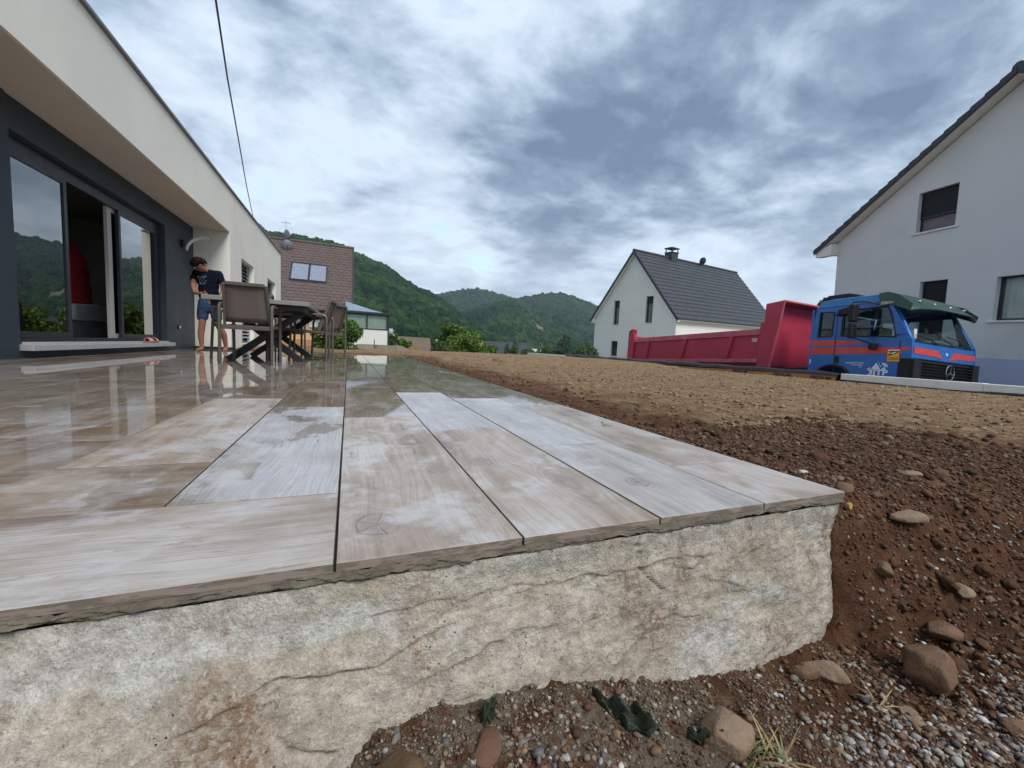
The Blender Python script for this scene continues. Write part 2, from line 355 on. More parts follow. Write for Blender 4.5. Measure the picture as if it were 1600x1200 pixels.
# wet film
wp = geo.outputs['Position']
wn = nt.math('ADD', nt.math('MULTIPLY', nt.noise(nt.mapping(wp, (1.5, 1.0, 1)), 2.1, 3.0, 0.5, 0.6), 0.75), nt.math('MULTIPLY', nt.noise(wp, 11.0, 4.0, 0.6), 0.25))
wet = nt.smooth(nt.math('ADD', nt.math('SUBTRACT', wn, nt.math('MULTIPLY', ocol.outputs[0], 0.62)), 0.30), 0.488, 0.512)
damp = nt.smooth(nt.math('ADD', nt.math('SUBTRACT', wn, nt.math('MULTIPLY', ocol.outputs[0], 0.62)), 0.30), 0.30, 0.50)
wetc = nt.mix(1.0, nt.mix(0.10, base, (0.30, 0.26, 0.22)), (0.80, 0.77, 0.73), 'MULTIPLY')
topm = nt.new('ShaderNodeSeparateXYZ'); nt.set(topm, 0, geo.outputs['Normal'])
istop = nt.smooth(topm.outputs[2], 0.5, 0.8)
final = nt.mix(wet, nt.mix(nt.math('MULTIPLY', damp, 0.18), base, wetc), wetc)
side = nt.mix(nt.smooth(nt.noise(nt.mapping(wp, (1, 1, 5)), 11, 6, 0.7), 0.46, 0.54), (0.27, 0.215, 0.185), (0.17, 0.135, 0.105))
nt.set(b, 'Base Color', nt.mix(istop, side, final))
nt.set(b, 'Roughness', nt.fmix(istop, 0.8, nt.fmix(wet, nt.fmix(damp, 0.42, 0.26), 0.035)))
nt.set(b, 'Specular IOR Level', nt.fmix(istop, 0.2, nt.fmix(wet, 0.5, 0.45)))
hb = nt.math('SUBTRACT', nt.math('MULTIPLY', nt.math('ADD', fineg, grain), 0.5), nt.math('ADD', nt.math('MULTIPLY', crk, 0.8), nt.math('MULTIPLY', knot, 0.4)))
bmp = nt.new('ShaderNodeBump'); nt.set(bmp, 'Height', hb); bmp.inputs['Distance'].default_value = 0.002
nt.set(bmp, 'Strength', nt.fmix(wet, 0.35, 0.012)); nt.set(b, 'Normal', bmp.outputs[0])

# ---- concrete foundation
conc_m, nt, b = newmat('rough_cast_concrete'); geo = nt.new('ShaderNodeNewGeometry'); wp = geo.outputs['Position']
n1 = nt.noise(wp, 5.0, 6.0, 0.6); n2 = nt.noise(wp, 34.0, 6.0, 0.7); n3 = nt.noise(wp, 160.0, 4.0, 0.7)
c = nt.ramp(n1, [(0.30, (0.33, 0.272, 0.21)), (0.48, (0.42, 0.362, 0.295)), (0.66, (0.475, 0.425, 0.36))])
c = nt.mix(nt.smooth(nt.noise(nt.mapping(wp, (1, 1, 2.2), (3, 0, 0)), 3.4, 5.0), 0.54, 0.64), c, (0.48, 0.46, 0.425))
sz = nt.new('ShaderNodeSeparateXYZ'); nt.set(sz, 0, wp)
c = nt.mix(nt.math('MULTIPLY', nt.smooth(sz.outputs[2], -0.085, -0.045), nt.smooth(nt.noise(wp, 6.0, 3), 0.40, 0.52)), c, (0.45, 0.415, 0.36))
dirtm = nt.math('MULTIPLY', nt.smooth(nt.noise(nt.mapping(wp, (1, 1, 0.6)), 7.0, 8.0, 0.72), 0.535, 0.63), nt.smooth(nt.noise(wp, 75, 3, 0.7), 0.40, 0.56))
c = nt.mix(nt.math('MULTIPLY', dirtm, 0.75), c, (0.17, 0.085, 0.042))
c = nt.mix(nt.math('MULTIPLY', nt.smooth(n2, 0.62, 0.36), 0.5), c, (0.19, 0.16, 0.125))
pores = nt.smooth(nt.vor(wp, 90.0), 0.16, 0.06)
poresm = nt.math('MULTIPLY', pores, nt.smooth(nt.noise(wp, 9, 2), 0.52, 0.6))
c = nt.mix(poresm, c, (0.10, 0.085, 0.07))
c = nt.mix(nt.math('MULTIPLY', nt.smooth(n3, 0.60, 0.68), 0.6), c, (0.52, 0.50, 0.46))
c = nt.mix(nt.math('MULTIPLY', nt.smooth(nt.noise(wp, 120, 5, 0.8), 0.42, 0.34), 0.7), c, (0.13, 0.105, 0.08))
c = nt.mix(1.0, c, nt.ramp(nt.noise(wp, 330, 2.0, 0.6), [(0.33, 0.88), (0.5, 1.03), (0.67, 1.18)]), 'MULTIPLY')
c = nt.mix(1.0, c, nt.ramp(nt.noise(wp, 62, 5.0, 0.7), [(0.30, 0.84), (0.5, 1.04), (0.70, 1.16)]), 'MULTIPLY')
c = nt.mix(nt.math('MULTIPLY', nt.smooth(geo.outputs['Pointiness'], 0.48, 0.43), 0.25), c, (0.13, 0.10, 0.075))
nt.set(b, 'Base Color', c); b.inputs['Roughness'].default_value = 0.9; b.inputs['Specular IOR Level'].default_value = 0.2
grn = nt.vor(wp, 210.0)
h = nt.math('SUBTRACT', nt.math('ADD', nt.math('MULTIPLY', n2, 1.2), nt.math('ADD', nt.math('MULTIPLY', n3, 0.6), nt.math('MULTIPLY', grn, 0.12))), nt.math('MULTIPLY', poresm, 0.8))
nt.set(b, 'Normal', nt.bump(h, 0.8, 0.007))
mortar_m = simple('grey_brown_mortar', (0.135, 0.112, 0.085), 0.85, var=0.35, scale=30, bump=0.9, bscale=90, spec=0.25, bdist=0.006, dirt=((0.055, 0.042, 0.028), 0.8))

# ---- soil
soil_m, nt, b = newmat('brown_garden_soil'); geo = nt.new('ShaderNodeNewGeometry'); wp = geo.outputs['Position']; s3 = nt.new('ShaderNodeSeparateXYZ'); nt.set(s3, 0, wp)
X_, Y_ = s3.outputs[0], s3.outputs[1]
# moist soil: a band by the terrace edge and the freshly dug slope in front; dry tan crust out in the middle
edge = nt.math('ADD', nt.math('MULTIPLY', Y_, -0.0), 0.62)
wobble = nt.math('MULTIPLY', nt.math('SUBTRACT', nt.noise(nt.mapping(wp, (1, 0.7, 1)), 2.2, 6.0, 0.65), 0.5), 2.4)
mx_ = nt.smooth(nt.math('ADD', X_, wobble), 0.25, 1.15)
my_ = nt.smooth(nt.math('ADD', nt.math('ADD', Y_, nt.math('MULTIPLY', X_, 0.22)), wobble), 0.30, 1.45)
dry = nt.math('MULTIPLY', mx_, my_)
dry = nt.math('ADD', dry, nt.smooth(Y_, 9.4, 10.2), clamp=True)
n1 = nt.noise(wp, 9.0, 8.0, 0.7); n2 = nt.noise(wp, 60.0, 6.0, 0.75)
cd = nt.ramp(n1, [(0.30, (0.15, 0.088, 0.042)), (0.46, (0.235, 0.15, 0.080)), (0.62, (0.33, 0.23, 0.14))])
cw = nt.ramp(n1, [(0.30, (0.062, 0.028, 0.016)), (0.50, (0.120, 0.056, 0.031)), (0.70, (0.19, 0.10, 0.056))])
c = nt.mix(dry, cw, cd)
c = nt.mix(nt.math('MULTIPLY', nt.smooth(nt.noise(nt.mapping(wp, (0.6, 1.5, 1)), 2.6, 9.0, 0.74), 0.54, 0.62), 0.7), c, (0.10, 0.056, 0.030))
greyf = nt.math('MULTIPLY', nt.math('MULTIPLY', nt.smooth(X_, -0.25, -0.75), nt.smooth(Y_, 0.0, -0.02)), nt.smooth(nt.noise(wp, 13, 5, 0.7), 0.40, 0.56))
c = nt.mix(nt.math('MULTIPLY', greyf, 0.85), c, (0.20, 0.17, 0.13))
c = nt.mix(1.0, c, nt.ramp(n2, [(0.25, 0.55), (0.55, 1.05), (0.75, 1.35)]), 'MULTIPLY')
c = nt.mix(nt.math('MULTIPLY', nt.smooth(nt.vor(wp, 38.0), 0.20, 0.12), nt.smooth(nt.vor(wp, 38.0, out=1), 0.70, 0.75)), c, (0.36, 0.31, 0.25))
nt.set(b, 'Base Color', c); b.inputs['Roughness'].default_value = 0.95; b.inputs['Specular IOR Level'].default_value = 0.12
nt.set(b, 'Normal', nt.bump(nt.math('ADD', n2, nt.math('MULTIPLY', nt.noise(wp, 200, 3), 0.4)), 0.9, 0.02))

def tinted(name, rough=0.85, mult=1.0, spec=0.25, bscale=140, bs=0.4):
    m, nt, b = newmat(name); at = nt.new('ShaderNodeAttribute', attribute_name='tint'); tc = nt.new('ShaderNodeNewGeometry')
    n = nt.noise(tc.outputs['Position'], bscale, 4.0, 0.6)
    nt.set(b, 'Base Color', nt.mix(1.0, at.outputs['Color'], nt.ramp(n, [(0.3, 0.78*mult), (0.7, 1.2*mult)]), 'MULTIPLY'))
    b.inputs['Roughness'].default_value = rough; b.inputs['Specular IOR Level'].default_value = spec
    nt.set(b, 'Normal', nt.bump(n, bs, 0.004)); return m
stone_m = tinted('loose_stone', 0.8)
clod_m = tinted('soil_clod', 0.95, 1.0, 0.1, 120, 1.0)
stone_big = simple('brown_field_stone', (0.16, 0.095, 0.06), 0.85, var=0.3, scale=14, bump=0.7, bscale=50, spec=0.2, dirt=((0.09, 0.05, 0.03), 0.7))
stone_tan = simple('tan_field_stone', (0.22, 0.155, 0.105), 0.85, var=0.25, scale=14, bump=0.7, bscale=50, spec=0.2, dirt=((0.12, 0.065, 0.035), 0.6))

# ================================================================== TERRACE
XW, YE = -4.05, 9.3
# foundation: rough concrete face, leaning out towards its foot
nx, ns = 520, 230
xs = np.linspace(-3.4, -0.028, nx); ss = np.linspace(0, 1, ns); XX, S = np.meshgrid(xs, ss)
Z = -0.026 - 0.42*S
toe = np.interp(XX, [-3.4, -1.9, -1.45, -1.15, -0.8, -0.3, -0.02], [0.20, 0.20, 0.17, 0.12, 0.075, 0.055, 0.03])
YY = -0.002 - toe*S**1.2*1.35
def ledge(px_, pz_, hgt, wd=0.006, fade=0.10):
    zc = np.interp(XX, px_, pz_) + (fbm(XX*22, XX*0+3.1, 5, 4)-0.5)*0.02
    inside = sst(XX, px_[0]-0.03, px_[0]+0.06)*(1-sst(XX, px_[-1]-0.06, px_[-1]+0.03))
    dlt = Z-zc
    return inside*0.42*hgt*(sst(dlt, -wd, wd))*np.exp(-np.clip(dlt, 0, 9)/fade)
bumpy = (fbm(XX*2.6, Z*3.4, 3, 2, 0.5)-0.5)*0.040 + (fbm(XX*14, Z*16, 9, 4, 0.5)-0.5)*0.008 + (fbm(XX*70, Z*80, 4, 4, 0.65)-0.5)*0.0045 
YY -= bumpy*sst(S, 0.0, 0.12) + (fbm(XX*30, Z*30, 31, 4)-0.5)*0.006
YY -= ledge([-1.42, -1.35, -1.26, -1.2, -1.13, -1.03], [-0.175, -0.155, -0.13, -0.145, -0.14, -0.115], 0.014, 0.003)
YY -= ledge([-1.17, -1.1, -0.99, -0.89, -0.77, -0.59, -0.45], [-0.075, -0.08, -0.078, -0.085, -0.09, -0.085, -0.09], 0.008, 0.0025, 0.05)
YY -= ledge([-1.12, -1.0, -0.88, -0.80], [-0.19, -0.165, -0.15, -0.16], 0.007, 0.003)
lev = fbm(XX*2.6+5, Z*5.5, 77, 4, 0.6)
for q in (0.57,): YY -= 0.0022*sst(lev, q-0.004, q+0.004)*sst(S, 0.08, 0.16)
def groove(pts, wd, dep):
    dm = np.full(XX.shape, 9.0)
    for (a, b_) in zip(pts[:-1], pts[1:]):
        ax, az_ = a; bx_, bz_ = b_; L2 = (bx_-ax)**2 + (bz_-az_)**2
        t = np.clip(((XX-ax)*(bx_-ax) + (Z-az_)*(bz_-az_))/L2, 0, 1)
        dm = np.minimum(dm, np.hypot(XX-(ax+t*(bx_-ax)), Z-(az_+t*(bz_-az_))))
    return dep*np.exp(-(dm/wd)**2)
YY -= 0.010*(np.abs(fbm(XX*5+3, Z*7, 88, 5, 0.6)-0.5)*2-0.3)*sst(S, 0.05, 0.25)
YY += groove([(-0.66, -0.045), (-0.65, -0.07), (-0.655, -0.09), (-0.63, -0.115), (-0.60, -0.14)], 0.0022, 0.010)
YY += groove([(-0.37, -0.10), (-0.41, -0.15), (-0.425, -0.21), (-0.43, -0.28)], 0.003, 0.006)
YY += groove([(-1.26, -0.13), (-1.275, -0.16), (-1.27, -0.19), (-1.25, -0.21), (-1.2, -0.23)], 0.003, 0.008)
XX = XX - 0.045*S*sst(XX, -0.5, -0.03)
V = np.stack([XX, YY, Z], -1).reshape(-1, 3); F = grid_faces(nx, ns)[:, ::-1]
# close the right end face with a strip going back
endv = V.reshape(ns, nx, 3)[:, -1, :]; k0 = len(V)
back = endv.copy(); back[:, 1] = 0.6; back[:, 0] -= 0.01
V = np.vstack([V, back]); ii = np.arange(ns-1)
F = np.vstack([F, np.stack([ii*nx+nx-1, k0+ii, k0+ii+1, (ii+1)*nx+nx-1], -1)])
terrace = np_mesh('terrace', V, F, conc_m, True, 'structure')
terrace['label'] = 'terrace of wood look planks on a rough concrete foundation'
MB().box(XW, -0.04, 0.02, YE, -0.50, -0.022).build('screed_slab', simple('screed', (0.12, 0.11, 0.09), 0.9), terrace)
# mortar squeezed out beneath the planks
nm, nr = 900, 16
xm = np.linspace(-3.4, -0.012, nm); tm = np.linspace(0, 1, nr); XM, TM = np.meshgrid(xm, tm)
ZM = -0.0135 - TM*(0.007 + 0.017*fbm(XM*6, XM*0, 41, 4) + 0.012*(fbm(XM*34, XM*0+2, 43, 3)-0.5))
YM = 0.004 - 0.009*np.sin(np.pi*np.clip(TM, 0, 1)) - 0.013*(fbm(XM*26, TM*3+XM*3, 45, 4, 0.6)-0.45) - 0.006*(fbm(XM*110, TM*9, 46, 2)-0.5)
YM[-1] = 0.012
np_mesh('mortar_bed', np.stack([XM, YM, ZM], -1).reshape(-1, 3), grid_faces(nm, nr)[:, ::-1], mortar_m, True, parent=terrace)

tile_cache = {}
def tile(x0, x1, y0, y1, dry=None, brown=None, along='y', green=0.5):
    g = 0.0022
    if x0 < XW: x0 = XW
    if y1 > YE: y1 = YE
    w_, h_ = x1-x0, y1-y0
    L, W_ = (h_, w_) if along == 'y' else (w_, h_)
    if L < 0.05 or W_ < 0.05: return
    key = (round(L, 3), round(W_, 3))
    if key not in tile_cache:
        m_ = MB().box(-L/2+g, L/2-g, -W_/2+g, W_/2-g, -0.014, 0.0).mesh('plank_tile', tile_m)
        bm = bmesh.new(); bm.from_mesh(m_)
        bmesh.ops.bevel(bm, geom=[e for e in bm.edges if e.verts[0].co.z > -0.001 and e.verts[1].co.z > -0.001], offset=0.0009, segments=1, affect='EDGES')
        bm.to_mesh(m_); bm.free(); tile_cache[key] = m_
    o = bpy.data.objects.new('plank_tile', tile_cache[key]); C.objects.link(o); o.parent = terrace
    o.location = ((x0+x1)/2, (y0+y1)/2, random.uniform(-0.0007, 0.0007)); o.rotation_euler = (random.uniform(-.0006, .0006), random.uniform(-.0006, .0006), math.pi/2 if along == 'y' else 0)
    if dry is None: dry = random.uniform(0.02, 0.30)
    if brown is None: brown = random.uniform(0.1, 0.9)
    o.color = (dry, green, brown, 1)
T = 0.3; Lp = 1.2
starts = {0: (0, .3), 1: (0, .6), 2: (0, .9), 3: (0, 1.2), 4: (.3, 1.5), 5: (.6, 1.8), 6: (.6, .9), 7: (.6, 1.2), 8: (.6, 1.5), 9: (.6, 1.8), 10: (.6, .9), 11: (.6, 1.2), 12: (.6, 1.5), 13: (.6, 1.8)}
spec = {(0, 0): (1.0, .25), (0, 1): (.60, .35), (0, 2): (.18, .3), (1, 0): (1.0, .02), (1, 1): (.88, .0), (1, 2): (.28, .5), (2, 0): (1.0, .45), (2, 1): (.80, .0), (2, 2): (.12, .7), (3, 0): (1.0, .38), (3, 1): (.22, .5),
        (4, 0): (.60, .01), (4, 1): (.12, .6), (5, 0): (.74, .55), (5, 1): (.15, .5), (6, 0): (.30, .5), (6, 1): (.30, .95), (7, 0): (.42, .7), (7, 1): (.30, .6)}
for cI in range(14):
    y0, y1 = starts[cI]; k = 0
    while y0 < YE-0.01:
        dr, br = spec.get((cI, k), (None, None)); tile(-T*(cI+1), -T*cI, y0, y1, dr, br, green={(3, 0): 0.80, (2, 0): 0.70, (4, 0): 0.60, (5, 0): 0.60, (1, 0): 0.60}.get((cI, k), 0.5)); y0 = y1; y1 += Lp; k += 1
tile(-2.4, -1.2, 0, .3, 1.0, .15, 'x'); tile(-3.6, -2.4, 0, .3, .9, .4, 'x'); tile(-4.05, -3.6, 0, .3, .9, .4, 'x')
tile(-2.7, -1.5, .3, .6, .50, .45, 'x'); tile(-3.9, -2.7, .3, .6, .6, .3, 'x'); tile(-4.05, -3.9, .3, .6, .6, .3, 'x')

# ================================================================== SOIL, GRAVEL, STONES
def axis_pts(parts):
    out = []
    for a, b_, st in parts: out += list(np.arange(a, b_, st))
    return np.array(out)
gx = np.array([-1.6, -1.30, -1.21, -1.14, -1.0, -0.8, -0.54, -0.32, -0.16, 0.0, 0.4, 1.5]); gz = np.array([-0.42, -0.36, -0.28, -0.215, -0.225, -0.255, -0.325, -0.355, -0.35, -0.36, -0.36, -0.36])
def soil_z(x, y, detail=True):
    base = np.interp(x, gx, gz) + 0.10*np.clip(y+0.35, -1, 0.0)
    field = -0.022 - 0.02*sst(x, 0.0, 0.4) + (fbm(x*0.55, y*0.55, 61, 3)-0.5)*0.05*sst(x, 0.3, 1.5)
    e = np.interp(x, [-0.2, 0.0, 0.3, 0.8, 1.6, 4.0], [-0.02, -0.02, -0.06, -0.14, -0.30, -0.6])
    wd_ = np.interp(x, [-0.2, 0.0, 0.3, 0.8, 1.6, 4.0], [0.12, 0.15, 0.30, 0.55, 0.9, 1.4])
    t = (y-e)/wd_ + 0.42 + (fbm(x*6, y*6, 66, 3)-0.5)*0.25
    t = np.clip(t, 0, 1); t = t*(1.5-0.5*t*t)*1.0
    t = np.clip(t, 0, 1)
    right = sst(x, -0.09, -0.02)
    right = np.where(y < 0.0, sst(x+0.02*fbm(y*30, x*9, 8, 3), -0.10, 0.02), right)
    front = base + (field-base)*t*right
    z = np.where((x < -0.045) & (y > -0.01) & (y < YE-0.02), -0.47, front)
    z = np.where(y >= YE-0.02, -0.01 + 0.05*sst(y, YE, YE+1.0) + (fbm(x*1.2, y*1.2, 71, 3)-0.5)*0.06, z)
    if detail:
        lump = (fbm(x*7, y*7, 11, 5, 0.6)-0.5)*0.055
        clod = np.abs(fbm(x*20, y*20, 15, 5, 0.66)-0.5)*0.10
        near = 1-sst(y, 2.0, 6.0)*0.35
        rough = 0.35 + 0.65*(1-t)*right + 0.15
        z = z + (lump*0.55 + clod*0.8 - 0.006)*rough*near*np.where(y >= YE-.02, .8, 1)*sst(np.abs(x)+np.where(y > 0, 0, 1), 0.0, 0.05)
    return z
ax = axis_pts([(-2.6, -1.7, 0.06), (-1.7, 1.4, 0.0085), (1.4, 3.0, 0.02), (3.0, 8.75, 0.05)])
ay = axis_pts([(-1.3, -0.7, 0.03), (-0.7, 0.7, 0.009), (0.7, 2.2, 0.02), (2.2, 6, 0.045), (6, 17.5, 0.1)])
GX, GY = np.meshgrid(ax, ay)
GZ = soil_z(GX, GY)
GZ = GZ - 0.9*sst(GY, 15.0+0.25*np.clip(GX, -2, 9), 17.4)
np_mesh('soil', np.stack([GX, GY, GZ], -1).reshape(-1, 3), grid_faces(len(ax), len(ay)), soil_m, True, 'structure')
# soil strip behind the terrace, left part
bx2 = np.arange(-8, -2.55, 0.06); by2 = np.arange(9.28, 14.6, 0.05); BX, BY = np.meshgrid(bx2, by2)
BZ = soil_z(BX, BY) - 0.9*sst(BY, 13.4, 14.4) - np.where(BX < -3.5, .12*sst(-BX, 3.4, 3.6), 0)
np_mesh('soil', np.stack([BX, BY, BZ], -1).reshape(-1, 3), grid_faces(len(bx2), len(by2)), soil_m, True, 'structure')

def ico(sub):
    bm = bmesh.new(); bmesh.ops.create_icosphere(bm, subdivisions=sub, radius=1.0); bm.verts.ensure_lookup_table()
    v = np.array([x.co[:] for x in bm.verts]); f_ = np.array([[q.index for q in p.verts] for p in bm.faces]); bm.free(); return v, f_
IC0, IC1 = ico(1), ico(2)
def rot_rand(rng, n):
    q = rng.normal(size=(n, 4)); q /= np.linalg.norm(q, axis=1)[:, None]; a, b_, c_, d_ = q.T
    return np.stack([1-2*(c_*c_+d_*d_), 2*(b_*c_-a*d_), 2*(b_*d_+a*c_), 2*(b_*c_+a*d_), 1-2*(b_*b_+d_*d_), 2*(c_*d_-a*b_), 2*(b_*d_-a*c_), 2*(c_*d_+a*b_), 1-2*(b_*b_+c_*c_)], -1).reshape(-1, 3, 3)
def scatter(name, xy, size, cols, label, cat, seed=1, protos=IC0, flat=0.62, sink=0.25, mat=stone_m, jag=0.22, smooth=True):
    rng = np.random.default_rng(seed); n = len(xy); v0, f0 = protos; k = len(v0)
    z = soil_z(xy[:, 0], xy[:, 1])
    jit = 1 + rng.uniform(-jag, jag, size=(n, k))
    P_ = v0[None]*jit[..., None]
    P_ *= np.stack([rng.uniform(0.75, 1.25, n), rng.uniform(0.6, 1.0, n), rng.uniform(flat*0.8, flat*1.2, n)], -1)[:, None, :]
    Rm = rot_rand(rng, n); tilt = 0.35
    yawR = rng.uniform(0, 6.28, n); cz, sz_ = np.cos(yawR), np.sin(yawR)
    RZ = np.zeros((n, 3, 3)); RZ[:, 0, 0] = cz; RZ[:, 0, 1] = -sz_; RZ[:, 1, 0] = sz_; RZ[:, 1, 1] = cz; RZ[:, 2, 2] = 1
    tx = rng.normal(0, tilt, n); RX = np.zeros((n, 3, 3)); RX[:, 0, 0] = 1; RX[:, 1, 1] = np.cos(tx); RX[:, 1, 2] = -np.sin(tx); RX[:, 2, 1] = np.sin(tx); RX[:, 2, 2] = np.cos(tx)
    P_ = np.einsum('nij,nkj->nki', RZ @ RX, P_)*(size[:, None, None]/2)
    P_ += np.stack([xy[:, 0], xy[:, 1], z + size*flat*(0.5-sink)], -1)[:, None, :]
    F_ = (f0[None] + (np.arange(n)*k)[:, None, None]).reshape(-1, 3)
    col = np.repeat(np.concatenate([cols, np.ones((n, 1))], 1)[:, None], k, 1).reshape(-1, 4)
    o = np_mesh(name, P_.reshape(-1, 3), F_, mat, smooth, 'stuff', colors=col)
    o['label'] = label; o['category'] = cat
    return o
rng = np.random.default_rng(5)
def palette(n, pal, wgt, rng, j=0.15):
    pal = np.array(pal); i = rng.choice(len(pal), n, p=np.array(wgt)/sum(wgt)); return np.clip(pal[i]*(1+rng.uniform(-j, j, (n, 1))), 0, 1)
# gravel spilled at the foot of the wall
def keep(fn, n, box, seed):
    r_ = np.random.default_rng(seed); p = np.stack([r_.uniform(box[0], box[1], n), r_.uniform(box[2], box[3], n)], -1); return p[fn(p, r_)]
def grav(p, r_):
    x, y = p[:, 0], p[:, 1]; far_ = 1.0
    a = np.exp(-(((x+0.20)/0.42)**2 + ((y+0.34)/0.10)**2)*0.8)*1.3 + np.exp(-(((x+0.95)/0.12)**2 + ((y+0.20)/0.06)**2))*0.5
    a += 0.10; a *= (fbm(x*9, y*9, 21, 3) > 0.40)
    return (r_.uniform(size=len(x)) < a) & (y < -0.055+0.02*fbm(x*12, y, 3))
pg = keep(grav, 36000, (-1.35, 1.2, -0.62, -0.02), 3)
scatter('gravel', pg, np.random.default_rng(1).gamma(5, 0.0014, len(pg))+0.0025,
        palette(len(pg), [(.30, .28, .26), (.19, .165, .145), (.46, .44, .42), (.24, .165, .105), (.15, .09, .06), (.12, .115, .12)], [3.5, 3.5, 1.0, 3, 3, 2], rng), 'pale grey gravel spilled on the soil below the concrete foundation', 'gravel', 2)
pk = keep(lambda p, r_: (r_.uniform(size=len(p)) < (0.75 - 2.2*np.abs(p[:, 1]+0.12))) & (fbm(p[:, 0]*10, p[:, 1]*10, 33, 3) > 0.42), 26000, (-1.3, -0.1, -0.42, -0.04), 61)
scatter('concrete_crumbs', pk, np.random.default_rng(62).gamma(2.0, 0.0013, len(pk))+0.0015, palette(len(pk), [(.21, .175, .135), (.14, .11, .08), (.28, .25, .205), (.10, .065, .042)], [4, 4, 1.5, 4], rng), 'fine grey crumbs of concrete fallen at the foot of the foundation', 'rubble', 63, jag=0.3)
# clods and crumbs of soil
def cl(p, r_):
    x, y = p[:, 0], p[:, 1]; return (x > -0.02+0.02*r_.uniform(size=len(x))) | (y < -0.07)
pc = keep(cl, 52000, (-1.4, 1.7, -0.62, 0.95), 8)
pc = pc[(soil_z(pc[:, 0], pc[:, 1], False) > -0.42)]
szc = (np.random.default_rng(4).gamma(2.0, 0.0030, len(pc))+0.0025)*np.where(pc[:, 0] < -0.2, 0.6, 1.0)
scatter('soil_crumbs', pc, szc, palette(len(pc), [(.10, .054, .032), (.075, .040, .024), (.14, .080, .048), (.19, .12, .075)], [4, 4, 3, 1], rng), 'dark moist crumbs of soil lying on the slope beside the terrace corner', 'soil', 5, jag=0.34, smooth=False)
pf = keep(lambda p, r_: (p[:, 0] > 0.02) & (r_.uniform(size=len(p)) < 1/(1+0.5*np.hypot(p[:, 0]+1.2, p[:, 1]+0.6))), 42000, (0.0, 8.3, 0.4, 11), 18)
szf = np.random.default_rng(14).gamma(2.2, 0.006, len(pf))+0.004
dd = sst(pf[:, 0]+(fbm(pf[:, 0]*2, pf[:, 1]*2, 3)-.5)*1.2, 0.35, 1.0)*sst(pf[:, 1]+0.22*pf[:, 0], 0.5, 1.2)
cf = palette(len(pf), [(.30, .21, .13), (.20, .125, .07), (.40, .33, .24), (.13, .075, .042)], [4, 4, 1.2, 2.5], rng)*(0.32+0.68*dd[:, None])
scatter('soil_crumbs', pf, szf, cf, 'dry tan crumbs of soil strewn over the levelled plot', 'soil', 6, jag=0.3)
pcl = keep(lambda p, r_: (p[:, 0] > 0.0) & (r_.uniform(size=len(p)) < 0.6), 1300, (0.0, 1.9, -0.5, 1.1), 48)
scatter('soil_clods', pcl, np.random.default_rng(44).gamma(2.2, 0.0075, len(pcl))+0.009, palette(len(pcl), [(.095, .050, .030), (.072, .038, .023), (.12, .066, .040)], [4, 4, 3], rng), 'dark brown clods of soil scattered over the slope by the terrace corner', 'soil', 45, protos=ico(3), jag=0.24, sink=0.45, flat=0.6, mat=clod_m, smooth=False)
# single stones one can pick out
def stone(x, y, size, label, mat, sq=(1.0, 0.75, 0.62), rz=0.0, seed=0, sink=0.32, tilt=0.0):
    v, f_ = ico(4); r_ = np.random.default_rng(seed+100)
    dn = np.zeros(len(v))
    for k in range(12):
        nrm = r_.normal(size=3); nrm /= np.linalg.norm(nrm); cut = r_.uniform(0.55, 0.85); dp = v @ nrm
        v = v - np.outer(np.clip(dp-cut, 0, None)*0.85, nrm)
    v = v*(1+0.10*(fbm(v[:, 0]*3+seed, v[:, 1]*3+v[:, 2]*2, seed, 4)-0.5)[:, None])
    v = v*np.array(sq)*size/2/0.9
    c_, s_ = math.cos(rz), math.sin(rz); ct, st_ = math.cos(tilt), math.sin(tilt)
    v = v @ np.array([[1, 0, 0], [0, ct, st_], [0, -st_, ct]]); v = v @ np.array([[c_, s_, 0], [-s_, c_, 0], [0, 0, 1]])
    o = np_mesh('stone', v, f_, mat, True); zs = float(soil_z(np.array([x]), np.array([y]))[0])
    o.location = (x, y, zs + size*sq[2]*(0.5-sink)); tag(o, label, 'stone', 'stones lying on the freshly dug soil'); return o
stone(-0.03, -0.20, 0.105, 'large brown stone half sunk at the top edge of the gravel', stone_big, (1, .9, .85), 0.5, 1, 0.15)
stone(-0.215, -0.115, 0.080, 'long rounded brown stone leaning by the bottom right corner of the concrete', stone_tan, (1.1, .55, .5), -0.7, 2, 0.1)
stone(-0.262, -0.10, 0.060, 'smaller brown stone touching the concrete, left of the long rounded one', stone_big, (1.2, .5, .5), -0.6, 3, 0.1)
stone(-0.60, -0.185, 0.085, 'pale angular tan stone at the bottom of the picture beside the grass tuft', stone_tan, (1.1, .8, .7), 0.3, 4, 0.12)
stone(-1.125, -0.165, 0.095, 'squat ochre stone bedded in the grey dirt at the bottom, left of the gravel', simple('ochre_stone', (0.115, 0.070, 0.038), 0.9, var=0.3, scale=18, bump=0.7, bscale=50, spec=0.15, dirt=((0.10, 0.08, 0.06), 0.6)), (1, .9, .8), 0.4, 5, 0.42)
stone(-0.16, -0.235, 0.05, 'flat pale stone between the long rounded stone and the gravel', stone_tan, (1.3, .8, .35), 0.6, 6)
stone(0.02, -0.315, 0.045, 'small dark brown stone lying inside the gravel at the lower right', stone_big, (1, .8, .6), 0.1, 7)
stone(0.20, -0.135, 0.075, 'oval brown stone near the right edge, higher than the big stone', stone_big, (1.2, .8, .6), -0.2, 8)
stone(0.30, 0.00, 0.085, 'long brown stone lying level in the dark soil right of the terrace corner', stone_tan, (1.3, .6, .5), -0.35, 9, 0.3)
stone(0.13, 0.075, 0.050, 'brown stone just right of the terrace corner edge, nearest the planks', stone_big, (1.2, .8, .6), 0.4, 10)
stone(0.10, -0.045, 0.055, 'roundish stone halfway down the dark slope below the terrace corner', stone_big, (1, .9, .7), 1.0, 11)
